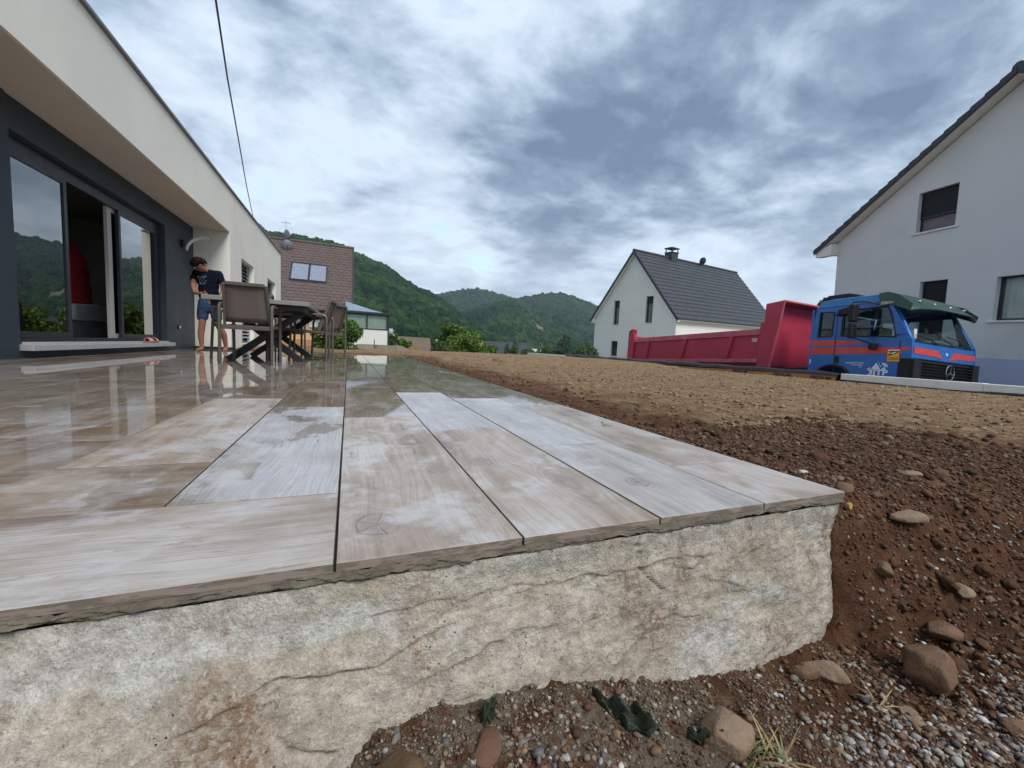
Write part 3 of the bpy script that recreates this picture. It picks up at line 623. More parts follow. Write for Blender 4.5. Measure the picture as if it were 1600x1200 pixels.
stone(0.33, -0.115, 0.06, 'brown stone on the dark slope close to the right frame edge', stone_tan, (1.2, .8, .6), 0.2, 12)
stone(0.62, 0.14, 0.055, 'small tan stone on the upper rim of the dark slope', stone_tan, (1.3, .8, .5), -0.2, 13)
stone(0.18, 0.22, 0.028, 'small pale stone beside the weeds at the terrace corner', simple('pale_pebble', (0.48, 0.44, 0.36), 0.8), (1.5, .8, .5), 0.2, 14, 0.1)
stone(0.075, 0.03, 0.020, 'tiny yellow pebble on the dark soil below the terrace corner', simple('yellow_pebble', (0.42, 0.27, 0.03), 0.8), (1, .9, .9), 0.2, 15, 0.0)
stone(-1.0, -0.135, 0.045, 'reddish stone chip lodged at the foot of the concrete beside the gravel', simple('red_chip', (0.12, 0.06, 0.035), 0.85, var=0.2, bump=.4), (1.2, .8, .6), 0.9, 16)
def ps(p, r_):
    x, y = p[:, 0], p[:, 1]; return ((x > 0.03) | (y < -0.12)) & (r_.uniform(size=len(x)) < np.where(x < -0.25, 0.05, 0.5))
pst = keep(ps, 260, (-1.2, 2.2, -0.55, 2.2), 28)
scatter('pebbles', pst, np.random.default_rng(24).gamma(2.4, 0.0085, len(pst))+0.010,
        palette(len(pst), [(.115, .066, .042), (.16, .10, .066), (.24, .18, .13), (.085, .05, .032), (.40, .36, .31)], [5, 3, .6, 5, .25], rng), 'brown pebbles of many sizes half buried in the dug soil', 'pebbles', 25, protos=ico(3), jag=0.07, sink=0.42, flat=0.5)

# ---- plants at the foot
leaf_g = simple('grass_green', (0.10, 0.15, 0.035), 0.6, var=0.3, scale=20); straw_m = simple('dry_straw', (0.30, 0.21, 0.10), 0.8, var=0.3, scale=20)
dkleaf = simple('withered_dark_leaf', (0.035, 0.045, 0.028), 0.75, var=0.4, scale=30, bump=0.6, bscale=90)
def blade(mb, x, y, z, ln, wd, az_, lean, curl):
    pts = []; n = 7
    for i in range(n):
        t = i/(n-1); h_ = ln*t*math.cos(lean+curl*t*0.6); r_ = ln*t*math.sin(lean+curl*t)
        pts.append(Vector((x+math.cos(az_)*r_, y+math.sin(az_)*r_, z+h_)))
    sd = Vector((-math.sin(az_), math.cos(az_), 0.25)); vs = []
    for i, p in enumerate(pts):
        t = i/(n-1); ww = wd*(1-t)**0.7*0.5 + 0.0002; vs += [p-sd*ww, p+sd*ww]
    mb.add(vs, [(2*i, 2*i+1, 2*i+3, 2*i+2) for i in range(n-1)])
def tuft(x, y, n, ln, name, label, cat, green=0.6, seed=0):
    r_ = random.Random(seed); z = float(soil_z(np.array([x]), np.array([y]))[0])-0.004
    t = thing(name, label, cat, (x, y, z)); A, B = MB(), MB()
    for i in range(n):
        blade(A if r_.random() < green else B, r_.uniform(-.012, .012), r_.uniform(-.012, .012), 0, ln*r_.uniform(.45, 1), r_.uniform(.002, .005), r_.uniform(0, 6.28), r_.uniform(.1, 1.2), r_.uniform(.2, 1.3))
    if A.v: A.build('green_blades', leaf_g, t)
    if B.v: B.build('dry_blades', straw_m, t)
tuft(-0.575, -0.215, 30, 0.075, 'grass_tuft', 'tuft of green and dry grass at the bottom beside the pale angular stone', 'grass tuft', 0.5, 1)
tuft(-0.53, -0.23, 22, 0.08, 'grass_tuft', 'straw coloured grass tuft at the bottom left edge of the gravel', 'grass tuft', 0.2, 2)
tuft(0.10, 0.20, 12, 0.022, 'weed', 'tiny green weed sprouting by the terrace corner', 'weed', 1.0, 3)
tuft(0.30, 0.19, 12, 0.024, 'weed', 'second tiny green weed a hand further from the terrace corner', 'weed', 1.0, 4)
tuft(2.05, 1.35, 14, 0.05, 'weed', 'lone green weed in the tan soil below the truck cab', 'weed', 1.0, 5)
tuft(-0.20, -0.20, 12, 0.06, 'dry_stalks', 'dry straw stalks lying below the long rounded stones', 'dry stalks', 0.0, 6)
def dead_leaf(x, y, ln, wd, rz, label, seed):
    r_ = np.random.default_rng(seed); nu, nv = 22, 11; vs = []
    for i in range(nu):
        u = i/(nu-1); w2 = wd*math.sin(math.pi*min(1, u*0.96+0.03))**0.7*(1+0.25*math.sin(u*23))
        for j in range(nv):
            v = j/(nv-1)*2-1
            vs.append((ln*(u-.5), w2*v, 0.012+0.010*math.cos(v*3.1)+0.009*math.sin(u*17+v*3)+0.006*math.sin(v*11+u*5)))
    fs = [(i*nv+j, i*nv+j+1, (i+1)*nv+j+1, (i+1)*nv+j) for i in range(nu-1) for j in range(nv-1)]
    o = MB().add(vs, fs).build('dead_leaf', dkleaf, smooth=True); z = float(soil_z(np.array([x]), np.array([y]))[0])
    o.location = (x, y, z+0.004); o.rotation_euler = (0.25, -0.1, rz); tag(o, label, 'leaf')
    md = o.modifiers.new('thick', 'SOLIDIFY'); md.thickness = 0.0012
dead_leaf(-0.76, -0.125, 0.11, 0.020, -1.0, 'large withered dark green leaf at the bottom of the picture', 1)
dead_leaf(-0.64, -0.18, 0.06, 0.008, -0.5, 'narrow curled dark leaf right of the large withered leaf', 2)
dead_leaf(-0.985, -0.085, 0.03, 0.010, 0.6, 'small blackish leaf stuck at the foot of the concrete', 3)

# ================================================================== LEFT HOUSE
H = thing('house', 'modern flat roofed house with cream render and a recessed slate blue wall', 'house', (0, 0, 0))
XD, XF = -4.05, -3.443       # recessed wall plane, front plane
# recessed dark wall with door opening
dY0, dY1, dZ0, dZ1 = 4.68, 8.05, 0.13, 2.075
Bx(XD-0.25, XD, -3.0, dY0, -0.4, 2.38).build('recess_wall', slate_panel, H)
Bx(XD-0.25, XD, dY1, 9.40, -0.4, 2.38).build('recess_wall', slate_panel, H)
Bx(XD-0.25, XD, dY0, dY1, dZ1, 2.38).build('recess_wall', slate_panel, H)
Bx(XD-0.25, XD, dY0, dY1, -0.4, dZ0-0.01).build('recess_wall', slate_panel, H)
Bx(XD, XD+0.02, -3.0, 4.62, -0.02, 2.372).build('wall_panel', slate_panel, H, 0.004)
# roof slab and fascia
Bx(-9.0, XF, -3.0, 9.40, 2.375, 3.205).build('roof_fascia', cream, H)
Bx(XD+0.001, XF-0.02, -3.0, 9.398, 2.368, 2.3745).build('soffit', soffit_m, H)
# projecting block with windows
wz0, wz1 = 0.12, 2.035
wins = [(10.36, 11.66), (13.55, 14.98)]
def wallx(x0, x1, y0, y1, z0, z1, nm='front_wall'): Bx(x0, x1, y0, y1, z0, z1).build(nm, cream, H)
wallx(XF-0.32, XF, 9.402, wins[0][0], -0.6, 3.2)
wallx(XF-0.32, XF, wins[0][1], wins[1][0], -0.6, 3.2)
wallx(XF-0.32, XF, wins[1][1], 16.1, -0.6, 3.2)
for a, b_ in wins:
    wallx(XF-0.32, XF, a, b_, wz1, 3.2); wallx(XF-0.32, XF, a, b_, -0.6, wz0)
wallx(-9, XF-0.322, 9.402, 9.65, -0.6, 3.2, 'return_wall')
wallx(-9, XF-0.322, 15.8, 16.1, -0.6, 3.2, 'end_wall')
Bx(-9.1, XF+0.035, -3.0, 16.14, 3.207, 3.245).build('roof_coping', coping_m, H, 0.006)
for a, b_ in wins:
    fr = MB(); g = 0.05
    fr.box(XF-0.22, XF-0.16, a, a+g, wz0, wz1); fr.box(XF-0.22, XF-0.16, b_-g, b_, wz0, wz1); fr.box(XF-0.22, XF-0.16, a+g, b_-g, wz1-g, wz1); fr.box(XF-0.22, XF-0.16, a+g, b_-g, wz0, wz0+g)
    wo = fr.build('window', anth, H)
    Bx(XF-0.20, XF-0.195, a+g, b_-g, wz0+g, wz1-g).build('pane', glass_far, wo)
    n = 22
    for k in range(n):
        z = wz1-0.03-k*0.082
        MB().add([(XF-0.15, a+.02, z), (XF-0.15, b_-.02, z), (XF-0.10, b_-.02, z-0.034), (XF-0.10, a+.02, z-0.034), (XF-0.152, a+.02, z-0.006), (XF-0.152, b_-.02, z-0.006), (XF-0.102, b_-.02, z-0.040), (XF-0.102, a+.02, z-0.040)],
                 [(0,1,2,3),(7,6,5,4),(0,4,5,1),(1,5,6,2),(2,6,7,3),(3,7,4,0)]).build('blind_slat', alu, wo)
    Bx(XF-0.158, XF-0.09, a, a+.018, wz0, wz1).build('blind_rail', alu, wo); Bx(XF-0.158, XF-0.09, b_-.018, b_, wz0, wz1).build('blind_rail', alu, wo)
    Bx(XF-0.159, XF+0.02, a-.02, b_+.02, wz0-0.03, wz0-0.002).build('window_sill', alu, H)
# room behind the door
rm = MB()
rm.box(-8.0, -7.9, 7.6, 9.38, 0.1, 2.3).box(-8.0, -7.9, 3.6, 4.2, 0.1, 2.3); rm.box(-8.0, XD-0.26, 3.5, 3.6, 0.1, 2.3); rm.box(-8.0, XD-0.26, 9.30, 9.395, 0.1, 2.3); rm.box(-8.0, XD-0.26, 3.6, 9.3, 2.25, 2.3)  # rear wall has an unseen gap, added to let daylight into the room
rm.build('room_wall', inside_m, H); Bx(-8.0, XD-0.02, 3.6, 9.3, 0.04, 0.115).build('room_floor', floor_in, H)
# sliding door
D = MB(); fx0, fx1 = XD-0.17, XD-0.09
D.box(fx0, fx1, dY0, dY0+0.05, dZ0, dZ1); D.box(fx0, fx1, dY1-0.05, dY1, dZ0, dZ1); D.box(fx0, fx1, dY0+.05, dY1-.05, dZ1-0.14, dZ1); D.box(fx0, fx1, dY0+.05, dY1-.05, dZ0, dZ0+0.06)
dr = D.build('sliding_door', anth, H, 0.003)
def sash(y0, y1, xo, mat, fr_=0.055):
    s_ = MB(); z0, z1 = dZ0+0.06, dZ1-0.14
    s_.box(xo-0.02, xo+0.02, y0, y0+fr_, z0, z1); s_.box(xo-0.02, xo+0.02, y1-fr_, y1, z0, z1); s_.box(xo-0.02, xo+0.02, y0+fr_, y1-fr_, z1-0.05, z1); s_.box(xo-0.02, xo+0.02, y0+fr_, y1-fr_, z0, z0+0.06)
    s_.build('sash_frame', mat, dr, 0.002); Bx(xo-0.006, xo+0.006, y0+fr_, y1-fr_, z0+.06, z1-.05).build('pane', glass_m, dr)
sash(dY0+.05, 5.655, XD-0.105, anth); sash(6.77, 7.98, XD-0.105, anth); sash(6.60, 8.03, XD-0.155, pale_trim, 0.10)
Bx(XD-0.24, XD-0.20, 7.45, 7.98, 0.12, 2.0).build('jamb_reflection_sheet', jamb_refl_m, dr)  # dark sheet behind the pane, coloured as the door jamb's reflection
Bx(XD-0.10, XD+0.10, dY0-0.02, dY1+0.03, 0.072, dZ0).build('door_sill', alu, H, 0.004)
Bx(XD-0.02, XD+0.04, dY0+.05, dY1-.05, dZ0+0.001, dZ0+0.022).build('threshold_rail', pale_trim, H)
# furniture inside: bed with pale cover and a red robe over a chair
bed = thing('bed', 'bed with pale throw seen through the open sliding door', 'bed', (-5.5, 8.25, 0.115))
MB().box(-0.9, 0.55, -0.9, 0.95, 0.0, 0.30).build('bed_base', bedbase_m, bed, 0.02)
thr = MB(); prof = [(-0.95, .58), (-0.6, .60), (0.3, .60), (0.62, .57), (0.78, .50), (0.90, .38), (0.97, .26), (0.99, .26), (0.92, .40), (0.80, .52)]
thr.prism([(-0.92, .30), (-0.92, .54), (-0.3, .57), (0.45, .56), (0.70, .50), (0.90, .40), (1.02, .26), (0.96, .27), (0.88, .34), (0.80, .30)], 0, -0.95, 0.62)
thr.build('throw', cover_m, bed, 0.03, True)
rob = thing('red_robe', 'red robe hanging from a stand behind the open door', 'robe', (-5.15, 7.75, 0.115))
rb = MB(); n = 18
for (z, wr, dr_) in [(0.55, .42, .20), (0.8, .40, .19), (1.1, .34, .17), (1.32, .27, .14), (1.42, .16, .10), (1.47, .05, .05)]:
    for j in range(n):
        th = 2*math.pi*j/n; k = 1+0.07*math.sin(5*th+z*4); rb.v.append((dr_*math.cos(th)*k, wr*math.sin(th)*k, z))
for i in range(5):
    for j in range(n): rb.f.append((i*n+j, i*n+(j+1) % n, (i+1)*n+(j+1) % n, (i+1)*n+j)); rb.mi.append(0)
rb.build('cloth', red_m, rob, smooth=True); MB().tube([(0, 0, 0), (0, 0, 1.5)], 0.02).build('stand', black_pl, rob)
MB().tube([(-.2, 0, 0.01), (.2, 0, 0.01)], 0.015).tube([(0, -.2, 0.01), (0, .2, 0.01)], 0.015).build('stand_foot', black_pl, rob)
pc_ = thing('armchair', 'pale grey armchair dimly seen behind the left door pane', 'armchair', (-5.0, 5.7, 0.115))
Bx(-.35, .35, -.35, .35, 0, .38).build('seat', cover_m, pc_, 0.05); Bx(-.35, -.2, -.35, .35, .38, .85).build('backrest', cover_m, pc_, 0.05)
# slippers on the sill
def slipper(y, label, rz):
    s_ = thing('slipper', label, 'slipper', (XD+0.04, y, dZ0+0.001), rz, 'pink slippers on the door sill')
    MB().prism([(-.13, -.035), (-.10, -.045), (0, -.035), (.09, -.05), (.13, -.03), (.135, .01), (.10, .045), (0, .04), (-.10, .042), (-.13, .03)], 2, 0.0, 0.022).build('sole', pink_m, s_, 0.004)
    u_ = MB(); n = 9; prf = []
    for i, xx in enumerate([0.0, 0.04, 0.09, 0.125]):
        ww = [.044, .05, .05, .03][i]; hh = [.062, .060, .048, .026][i]
        for j in range(n): th = math.pi*j/(n-1); u_.v.append((xx, math.cos(th)*ww, 0.018+math.sin(th)*hh))
    for i in range(3):
        for j in range(n-1): u_.f.append((i*n+j, i*n+j+1, (i+1)*n+j+1, (i+1)*n+j)); u_.mi.append(0)
    o = u_.build('upper', pink_i, s_, smooth=True); md = o.modifiers.new('t', 'SOLIDIFY'); md.thickness = 0.006
slipper(7.16, 'pink slipper on the door sill, the left one of the pair', 1.35); slipper(7.40, 'pink slipper on the door sill, the right one of the pair', 1.7)
# wall lamp and socket
wl = thing('wall_lamp', 'curved white wall lamp on a black mount at the end of the dark wall', 'lamp', (XD, 8.80, 1.93))
Bx(0.0, 0.05, -0.09, 0.09, -0.06, 0.06).build('mount', black_pl, wl, 0.004)
arc = MB(); pts = []
for k in range(15):
    t = k/14; th = R(-20+105*t); rr_ = 0.27
    pts.append((0.05+rr_*math.sin(th)*0.95+0.09, 0.02, -0.06 + rr_*(1-math.cos(th))*1.0 + 0.0)) if False else pts.append((0.07 + 0.30*(1-math.cos(R(95)*t)), 0.05*t, -0.10 + 0.26*math.sin(R(95)*t)))
for i in range(len(pts)-1): arc.beam(pts[i], pts[i+1], 0.07, 0.022, up=(1, 0, 0.2))
arc.build('arc_shade', white_pl, wl)
so = thing('wall_socket', 'small outdoor socket low on the dark wall right of the door', 'socket', (XD, 8.55, 0.40))
Bx(0, 0.018, -.045, .045, -.045, .045).build('cover', anth, so, 0.006); MB().lathe([(0, .03), (.02, .03), (.026, .018), (.026, 0)], (0, 0, 0), 16, 0).build('flap', alu, so)
# little step strip at wall foot
Bx(XD+0.002, XF+0.04, 9.33, 9.40, 0.001, 0.05).build('wall_foot_trim', anth, H)

# ================================================================== CABLE
def cable_pts():
    a = Vector((-2.9, 6.3, 5.04)); out = []
    A = [(-13.66, 31.58, 9.0), (-12.74, 25.96, 12.0), (-11.81, 20.89, 16.0), (-11.07, 16.42, 21.5), (-10.36, 12.78, 29.0), (-9.6, 9.5, 40)]
    for az_, el, r_ in A: out.append(Vector((-1.185+r_*math.sin(R(az_)), -0.614+r_*math.cos(R(az_)), 0.325+r_*math.tan(R(el)))))
    return out
cp = cable_pts(); cp = [cp[0]+(cp[0]-cp[1])*2.0] + cp
tag(MB().tube(cp, 0.017, 6).build('overhead_cable', black_pl), 'black overhead cable sagging across the sky above the flat roof', 'cable')

# ================================================================== TABLE AND CHAIRS
tb = thing('garden_table', 'grey extending garden table with crossed dark legs on the wet terrace', 'table', (-2.17, 6.25, 0))
tw, tl = 0.54, 1.33
fr = MB(); fr.box(-tw, tw, -tl, -tl+.06, .70, .75); fr.box(-tw, tw, tl-.06, tl, .70, .75); fr.box(-tw, -tw+.05, -tl+.06, tl-.06, .70, .75); fr.box(tw-.05, tw, -tl+.06, tl-.06, .70, .75)
fr.build('top_frame', tabletop_m, tb, 0.004)
for k in range(11):
    y0 = -tl+.064+k*0.2305; Bx(-tw+.052, tw-.052, y0, y0+.222, .724, .747).build('top_slat', tabletop_m, tb, 0.002)
Bx(-tw+.06, -tw+.10, -tl+.10, tl-.10, .64, .6995).build('apron', table_dk, tb); Bx(tw-.10, tw-.06, -tl+.10, tl-.10, .64, .6995).build('apron', table_dk, tb)
Bx(-tw+.101, tw-.101, -tl+.10, -tl+.14, .64, .6995).build('apron', table_dk, tb); Bx(-tw+.101, tw-.101, tl-.14, tl-.10, .64, .6995).build('apron', table_dk, tb)
Bx(-tw+.101, tw-.101, -tl+.141, tl-.141, .68, .6990).build('underside_panel', table_dk, tb)
for yy in (-0.80, 0.55):
    MB().beam((-0.41, yy-.03, 0.0), (0.41, yy-.03, .64), .055, .085).build('crossed_leg', table_dk, tb, 0.004)
    MB().beam((0.41, yy+.03, 0.0), (-0.41, yy+.03, .64), .055, .085).build('crossed_leg', table_dk, tb, 0.004)
MB().beam((0, -0.74, .33), (0, 0.49, .33), .05, .05).build('stretcher', table_dk, tb, 0.003)
# things on the table
gl = thing('drinking_glass', 'upturned clear glass standing on the garden table behind the chair', 'glass', (-2.45, 5.95, 0.75))
MB().lathe([(.037, 0), (.036, .05), (.031, .10), (.028, .112), (.0, .112)], n=24).build('bowl', glass_t, gl, smooth=True)

chair_parts = {}
def make_chair():
    root = thing('garden_chair', '', 'chair')
    for s in (-1, 1):
        x = s*0.245
        MB().tube([(x, -.30, 0), (x, -.30, .30), (x, -.30, .60), (x, -.285, .635), (x, -.25, .65), (x, .20, .655), (x, .245, .64), (x, .27, .60), (x, .285, .30), (x, .30, 0)], [.017]*10, 6).build('leg_frame', taupe, root, smooth=True)
        MB().beam((x*0.9, -.20, .43), (x*0.80, -.345, .86), .026, .036).build('back_post', taupe, root, 0.004)
        MB().beam((x*0.92, -.26, .405), (x*0.92, .27, .43), .026, .036).build('seat_rail', taupe, root, 0.004)
    MB().beam((-.232, -.27, .40), (.232, -.27, .40), .03, .045).build('rear_rail', taupe, root, 0.004)
    MB().beam((-.222, .265, .425), (.222, .265, .425), .03, .03).build('front_rail', taupe, root, 0.004)
    MB().beam((-.184, -.345, .862), (.184, -.345, .862), .03, .036).build('top_rail', taupe, root, 0.004)
    n = 7; bk = MB()
    for i in range(n):
        t = i/(n-1); y = -.212-.128*t; z = .455+.39*t; wd = .212-.026*t
        for s in (-1, -.5, 0, .5, 1): bk.v.append((s*wd, y+0.015*(1-s*s), z))
    for i in range(n-1):
        for j in range(4): bk.f.append((i*5+j, i*5+j+1, i*5+j+6, i*5+j+5)); bk.mi.append(0)
    o = bk.build('backrest', sling_m, root, smooth=True); o.modifiers.new('t', 'SOLIDIFY').thickness = 0.006
    st_ = MB()
    for i in range(n):
        t = i/(n-1); y = -.22+.47*t; z = .418+.022*t
        for s in (-1, -.5, 0, .5, 1): st_.v.append((s*.208, y, z-0.02*(1-s*s)*math.sin(math.pi*min(1, t+.1))))
    for i in range(n-1):
        for j in range(4): st_.f.append((i*5+j, i*5+j+1, i*5+j+6, i*5+j+5)); st_.mi.append(0)
    o = st_.build('seat', sling_m, root, smooth=True); o.modifiers.new('t', 'SOLIDIFY').thickness = 0.006
    return root
def copy_tree(o, parent=None):
    c = o.copy(); C.objects.link(c); c.parent = parent
    for ch in list(o.children): copy_tree(ch, c)
    return c
G = 'taupe sling chairs around the garden table'
ch0 = make_chair(); spots = [(-2.225, 4.93, 0.0, 'taupe garden chair nearest the camera, its back towards us at the table end'),
    (-2.50, 5.78, R(95), 'taupe garden chair left of the table, in front of the man'),
    (-1.74, 5.95, R(82), 'taupe garden chair on the right side of the table, the nearer of two'),
    (-1.62, 6.80, R(62), 'taupe garden chair right of the table, farther back and turned outwards'),
    (-2.2, 7.75, R(180), 'taupe garden chair at the far end of the table'),
    ]
for i, (x, y, rz, lab) in enumerate(spots):
    o = ch0 if i == 0 else copy_tree(ch0)
    o.location = (x, y, 0); o.rotation_euler = (0, 0, rz); tag(o, lab, 'chair', G)

# ================================================================== PERSON
skin_m = simple('skin', (0.33, 0.15, 0.095), 0.55, var=0.08, scale=20, spec=0.35); hair_m = simple('dark_hair', (0.010, 0.008, 0.007), 0.7, var=0.4, scale=80, bump=0.6, bscale=120, spec=0.15)
shirt_m = simple('navy_tshirt', (0.008, 0.010, 0.022), 0.95, var=0.25, scale=8, bump=0.5, bscale=14, bdist=0.03, spec=0.1); print_m = simple('grey_shirt_print', (0.22, 0.24, 0.28), 0.9, var=0.5, scale=60)
jean_m = simple('blue_denim', (0.030, 0.062, 0.135), 0.9, var=0.35, scale=12, bump=0.3, bscale=30, bdist=0.01)
def skinned(name, chains, mat, parent, sub=2, root_i=0):
    # chains: list of (list of (pos, radius)); identical positions merge
    vs, ed, rd, idx = [], [], [], {}
    for chn in chains:
        pr = None
        for p, r_ in chn:
            k = tuple(round(c_, 4) for c_ in p)
            if k not in idx: idx[k] = len(vs); vs.append(p); rd.append(r_)
            i = idx[k]
            if pr is not None and pr != i: ed.append((pr, i))
            pr = i
    me = bpy.data.meshes.new(name); me.from_pydata(vs, ed, []); tmp = bpy.data.objects.new(name, me); C.objects.link(tmp)
    md = tmp.modifiers.new('s', 'SKIN'); md.use_smooth_shade = True
    for i, sv_ in enumerate(me.skin_vertices[0].data):
        r_ = rd[i]; sv_.radius = r_ if isinstance(r_, tuple) else (r_, r_); sv_.use_root = (i == root_i)
    tmp.modifiers.new('b', 'SUBSURF').levels = sub; tmp.modifiers['b'].render_levels = sub
    dg = bpy.context.evaluated_depsgraph_get(); dg.update()
    m2 = bpy.data.meshes.new_from_object(tmp.evaluated_get(dg)); m2.name = name
    bpy.data.objects.remove(tmp); m2.materials.clear(); m2.materials.append(mat)
    m2.polygons.foreach_set('use_smooth', [True]*len(m2.polygons))
    o = bpy.data.objects.new(name, m2); C.objects.link(o); o.parent = parent; return o
# local frame: +Y = facing direction, x = his right... built facing -Y then turned
man = thing('person', 'barefoot man in navy t-shirt and denim shorts, head bowed, standing by the dark wall', 'person', (-3.44, 7.98, 0.0), R(-5))
# faces local -Y; x>0 is his left (image right)
pel = (0, 0.02, 0.90)
HP = Matrix.Translation((0, -0.06, 1.385)) @ Matrix.Rotation(R(-34), 4, 'Z') @ Matrix.Rotation(R(54), 4, 'X')
def Hh(x, y, z): v_ = HP @ Vector((x, y, z)); return (v_.x, v_.y, v_.z)
neck0 = (0.0, -0.035, 1.375)
chains = [[(pel, (.13, .10)), ((0, .02, 1.02), (.125, .095)), ((0, .0, 1.18), (.14, .10)), ((0, -.02, 1.32), (.145, .10)), (neck0, (.066, .062)), (Hh(0, 0, .02), .056), (Hh(0, -.035, .075), (.062, .066)), (Hh(0, -.022, .13), (.078, .088)), (Hh(0, .0, .185), (.074, .084))]]
for s in (-1, 1):
    fx = 0.11*s + (0.05 if s > 0 else -0.02); fy = 0.0 if s < 0 else 0.22
    chains.append([(pel, (.13, .10)), ((.085*s, .01, .84), (.085, .085)), ((.095*s, -.01+fy*.4, .50), .056), ((fx, .01+fy*.8, .30), (.05, .054)), ((fx, .04+fy, .10), .033), ((fx, .045+fy, .045), (.034, .036)), ((fx+.01*s, -.04+fy, .028), (.036, .022)), ((fx+.02*s, -.13+fy, .018), (.040, .014))])
# arms: right (x<0) bent in front, left (x>0) hanging with the forearm forward
chains.append([((0, -.02, 1.32), (.145, .10)), ((-.17, -.02, 1.345), .055), ((-.20, -.07, 1.12), .042), ((-.12, -.20, .98), .034), ((-.02, -.28, .97), (.026, .022)), ((.025, -.30, .97), (.034, .018))])
chains.append([((0, -.02, 1.32), (.145, .10)), ((.17, -.02, 1.345), .055), ((.225, .0, 1.10), .045), ((.20, -.10, .90), .036), ((.17, -.24, .84), (.026, .022)), ((.165, -.29, .83), (.034, .018))])
body = skinned('body', chains, skin_m, man, 2)
def roughen(o, amp, seed):
    r_ = random.Random(seed)
    for v_ in o.data.vertices: v_.co += v_.normal*r_.uniform(-amp, amp)
    return o
def fingers(base, dirv, side, up, nm='hand'):
    base, dirv, side, up = map(Vector, (base, dirv, side, up)); ch = []
    for k in range(4):
        o_ = (k-1.5)*0.017; ln = (0.068, 0.078, 0.073, 0.058)[k]; p0 = base+side*o_
        ch = [[(tuple(p0), .009), (tuple(p0+dirv*ln*.5-up*.006), .008), (tuple(p0+dirv*ln-up*.024), .007)]]
        skinned('finger', ch, skin_m, man, 1)
    p0 = base - dirv*.04 + side*.03
    skinned('thumb', [[(tuple(p0), .011), (tuple(p0+side*.025+dirv*.02), .009), (tuple(p0+side*.03+dirv*.05), .008)]], skin_m, man, 1)
fingers((.04, -.31, .97), (.85, -.45, 0), (.3, .6, .7), (0, -.5, .8)); fingers((.165, -.30, .83), (-.1, -.98, -.1), (-1, 0, 0), (0, 0, 1))
tshirt = [[((0, .02, .84), (.166, .138)), ((0, .01, 1.0), (.160, .134)), ((0, .0, 1.18), (.160, .124)), ((0, -.02, 1.31), (.158, .114)), ((0, -.04, 1.375), (.085, .08))]]
for s in (-1, 1): tshirt.append([((0, -.02, 1.31), (.158, .114)), ((.165*s, -.02, 1.335), .075), ((.205*s, -.035 if s < 0 else -.01, 1.17), .068)])
shirt_o = skinned('t_shirt', tshirt, shirt_m, man, 3)
for v_ in shirt_o.data.vertices:
    c_ = v_.co; v_.co += v_.normal*(0.006*math.sin(c_.z*70+c_.x*35)*math.sin(c_.x*28+c_.y*40+1)+0.004*math.sin(c_.z*31-c_.x*60))
sh = [[((0, .02, 1.0), (.150, .122)), ((0, .02, .83), (.154, .124))]]
for s in (-1, 1): sh.append([((0, .02, .83), (.154, .124)), ((.09*s, .01+(0.03 if s > 0 else 0), .72), (.098, .098)), ((.10*s, 0+(0.07 if s > 0 else 0), .52), (.082, .084))])
shorts_o = skinned('shorts', sh, jean_m, man, 3)
for v_ in shorts_o.data.vertices:
    c_ = v_.co; v_.co += v_.normal*(0.005*math.sin(c_.z*80+c_.x*30)*math.sin(c_.x*40+c_.y*50+2))
# shirt print (a flat abstract patch following the chest)
pr = MB(); rnd = random.Random(3)
for k in range(26):
    cx, cz = -0.03+rnd.uniform(-.07, .06), 1.20+rnd.uniform(-.06, .075); a = rnd.uniform(0, 3.1); s_ = rnd.uniform(.006, .02)
    yv = -0.134-0.010*(1-(cx/.1)**2)
    dx, dz = math.cos(a)*s_, math.sin(a)*s_*0.8
    pr.add([(cx-dx, yv, cz-dz), (cx+dz*.4, yv-.002, cz-dx*.4), (cx+dx, yv, cz+dz), (cx-dz*.4, yv-.002, cz+dx*.4)], [(0, 1, 2, 3)])
pr.build('shirt_print', print_m, man)
# head details
hd = (0, -.122, 1.585)
hair_o = skinned('hair', [[(Hh(0, .062, .065), (.060, .034)), (Hh(0, .045, .14), (.098, .072)), (Hh(0, .012, .205), (.104, .088)), (Hh(0, -.055, .215), (.094, .062)), (Hh(.01, -.105, .185), (.072, .030))]], hair_m, man, 3)
roughen(hair_o, 0.007, 3)
for s in (-1, 1): skinned('hair_side', [[(Hh(.070*s, .03, .20), .032), (Hh(.078*s, .02, .155), .026), (Hh(.080*s, .01, .115), .014)]], hair_m, man, 1)
skinned('nose', [[(Hh(0, -.098, .140), .011), (Hh(0, -.122, .110), .015), (Hh(0, -.100, .098), .011)]], skin_m, man, 1)
for s in (-1, 1): skinned('ear', [[(Hh(.082*s, .005, .140), .012), (Hh(.090*s, .012, .118), .016), (Hh(.082*s, .002, .095), .010)]], skin_m, man, 1)
gf = MB()
for s in (-1, 1):
    ring = [Hh(.034*s+math.cos(t*math.pi/6)*.025, -.112+abs(math.cos(t*math.pi/6))*.004, .140+math.sin(t*math.pi/6)*.017) for t in range(13)]
    gf.tube(ring, .003, 5, False); gf.tube([Hh(.058*s, -.106, .144), Hh(.080*s, -.05, .146), Hh(.088*s, .01, .140)], .0032, 5)
gf.tube([Hh(-.010, -.116, .142), Hh(.010, -.116, .142)], .003, 5); gf.build('glasses', black_pl, man)
eye_m = simple('eye', (.3, .28, .26), .3)
for s in (-1, 1): MB().tube([Hh(.034*s-.009, -.096, .140), Hh(.034*s, -.101, .140), Hh(.034*s+.009, -.096, .140)], .006, 6).build('eye', eye_m, man)
MB().tube([Hh(-.022, -.092, .068), Hh(0, -.100, .067), Hh(.022, -.092, .068)], .005, 5).build('mouth', simple('lips', (.28, .09, .07), .6), man)

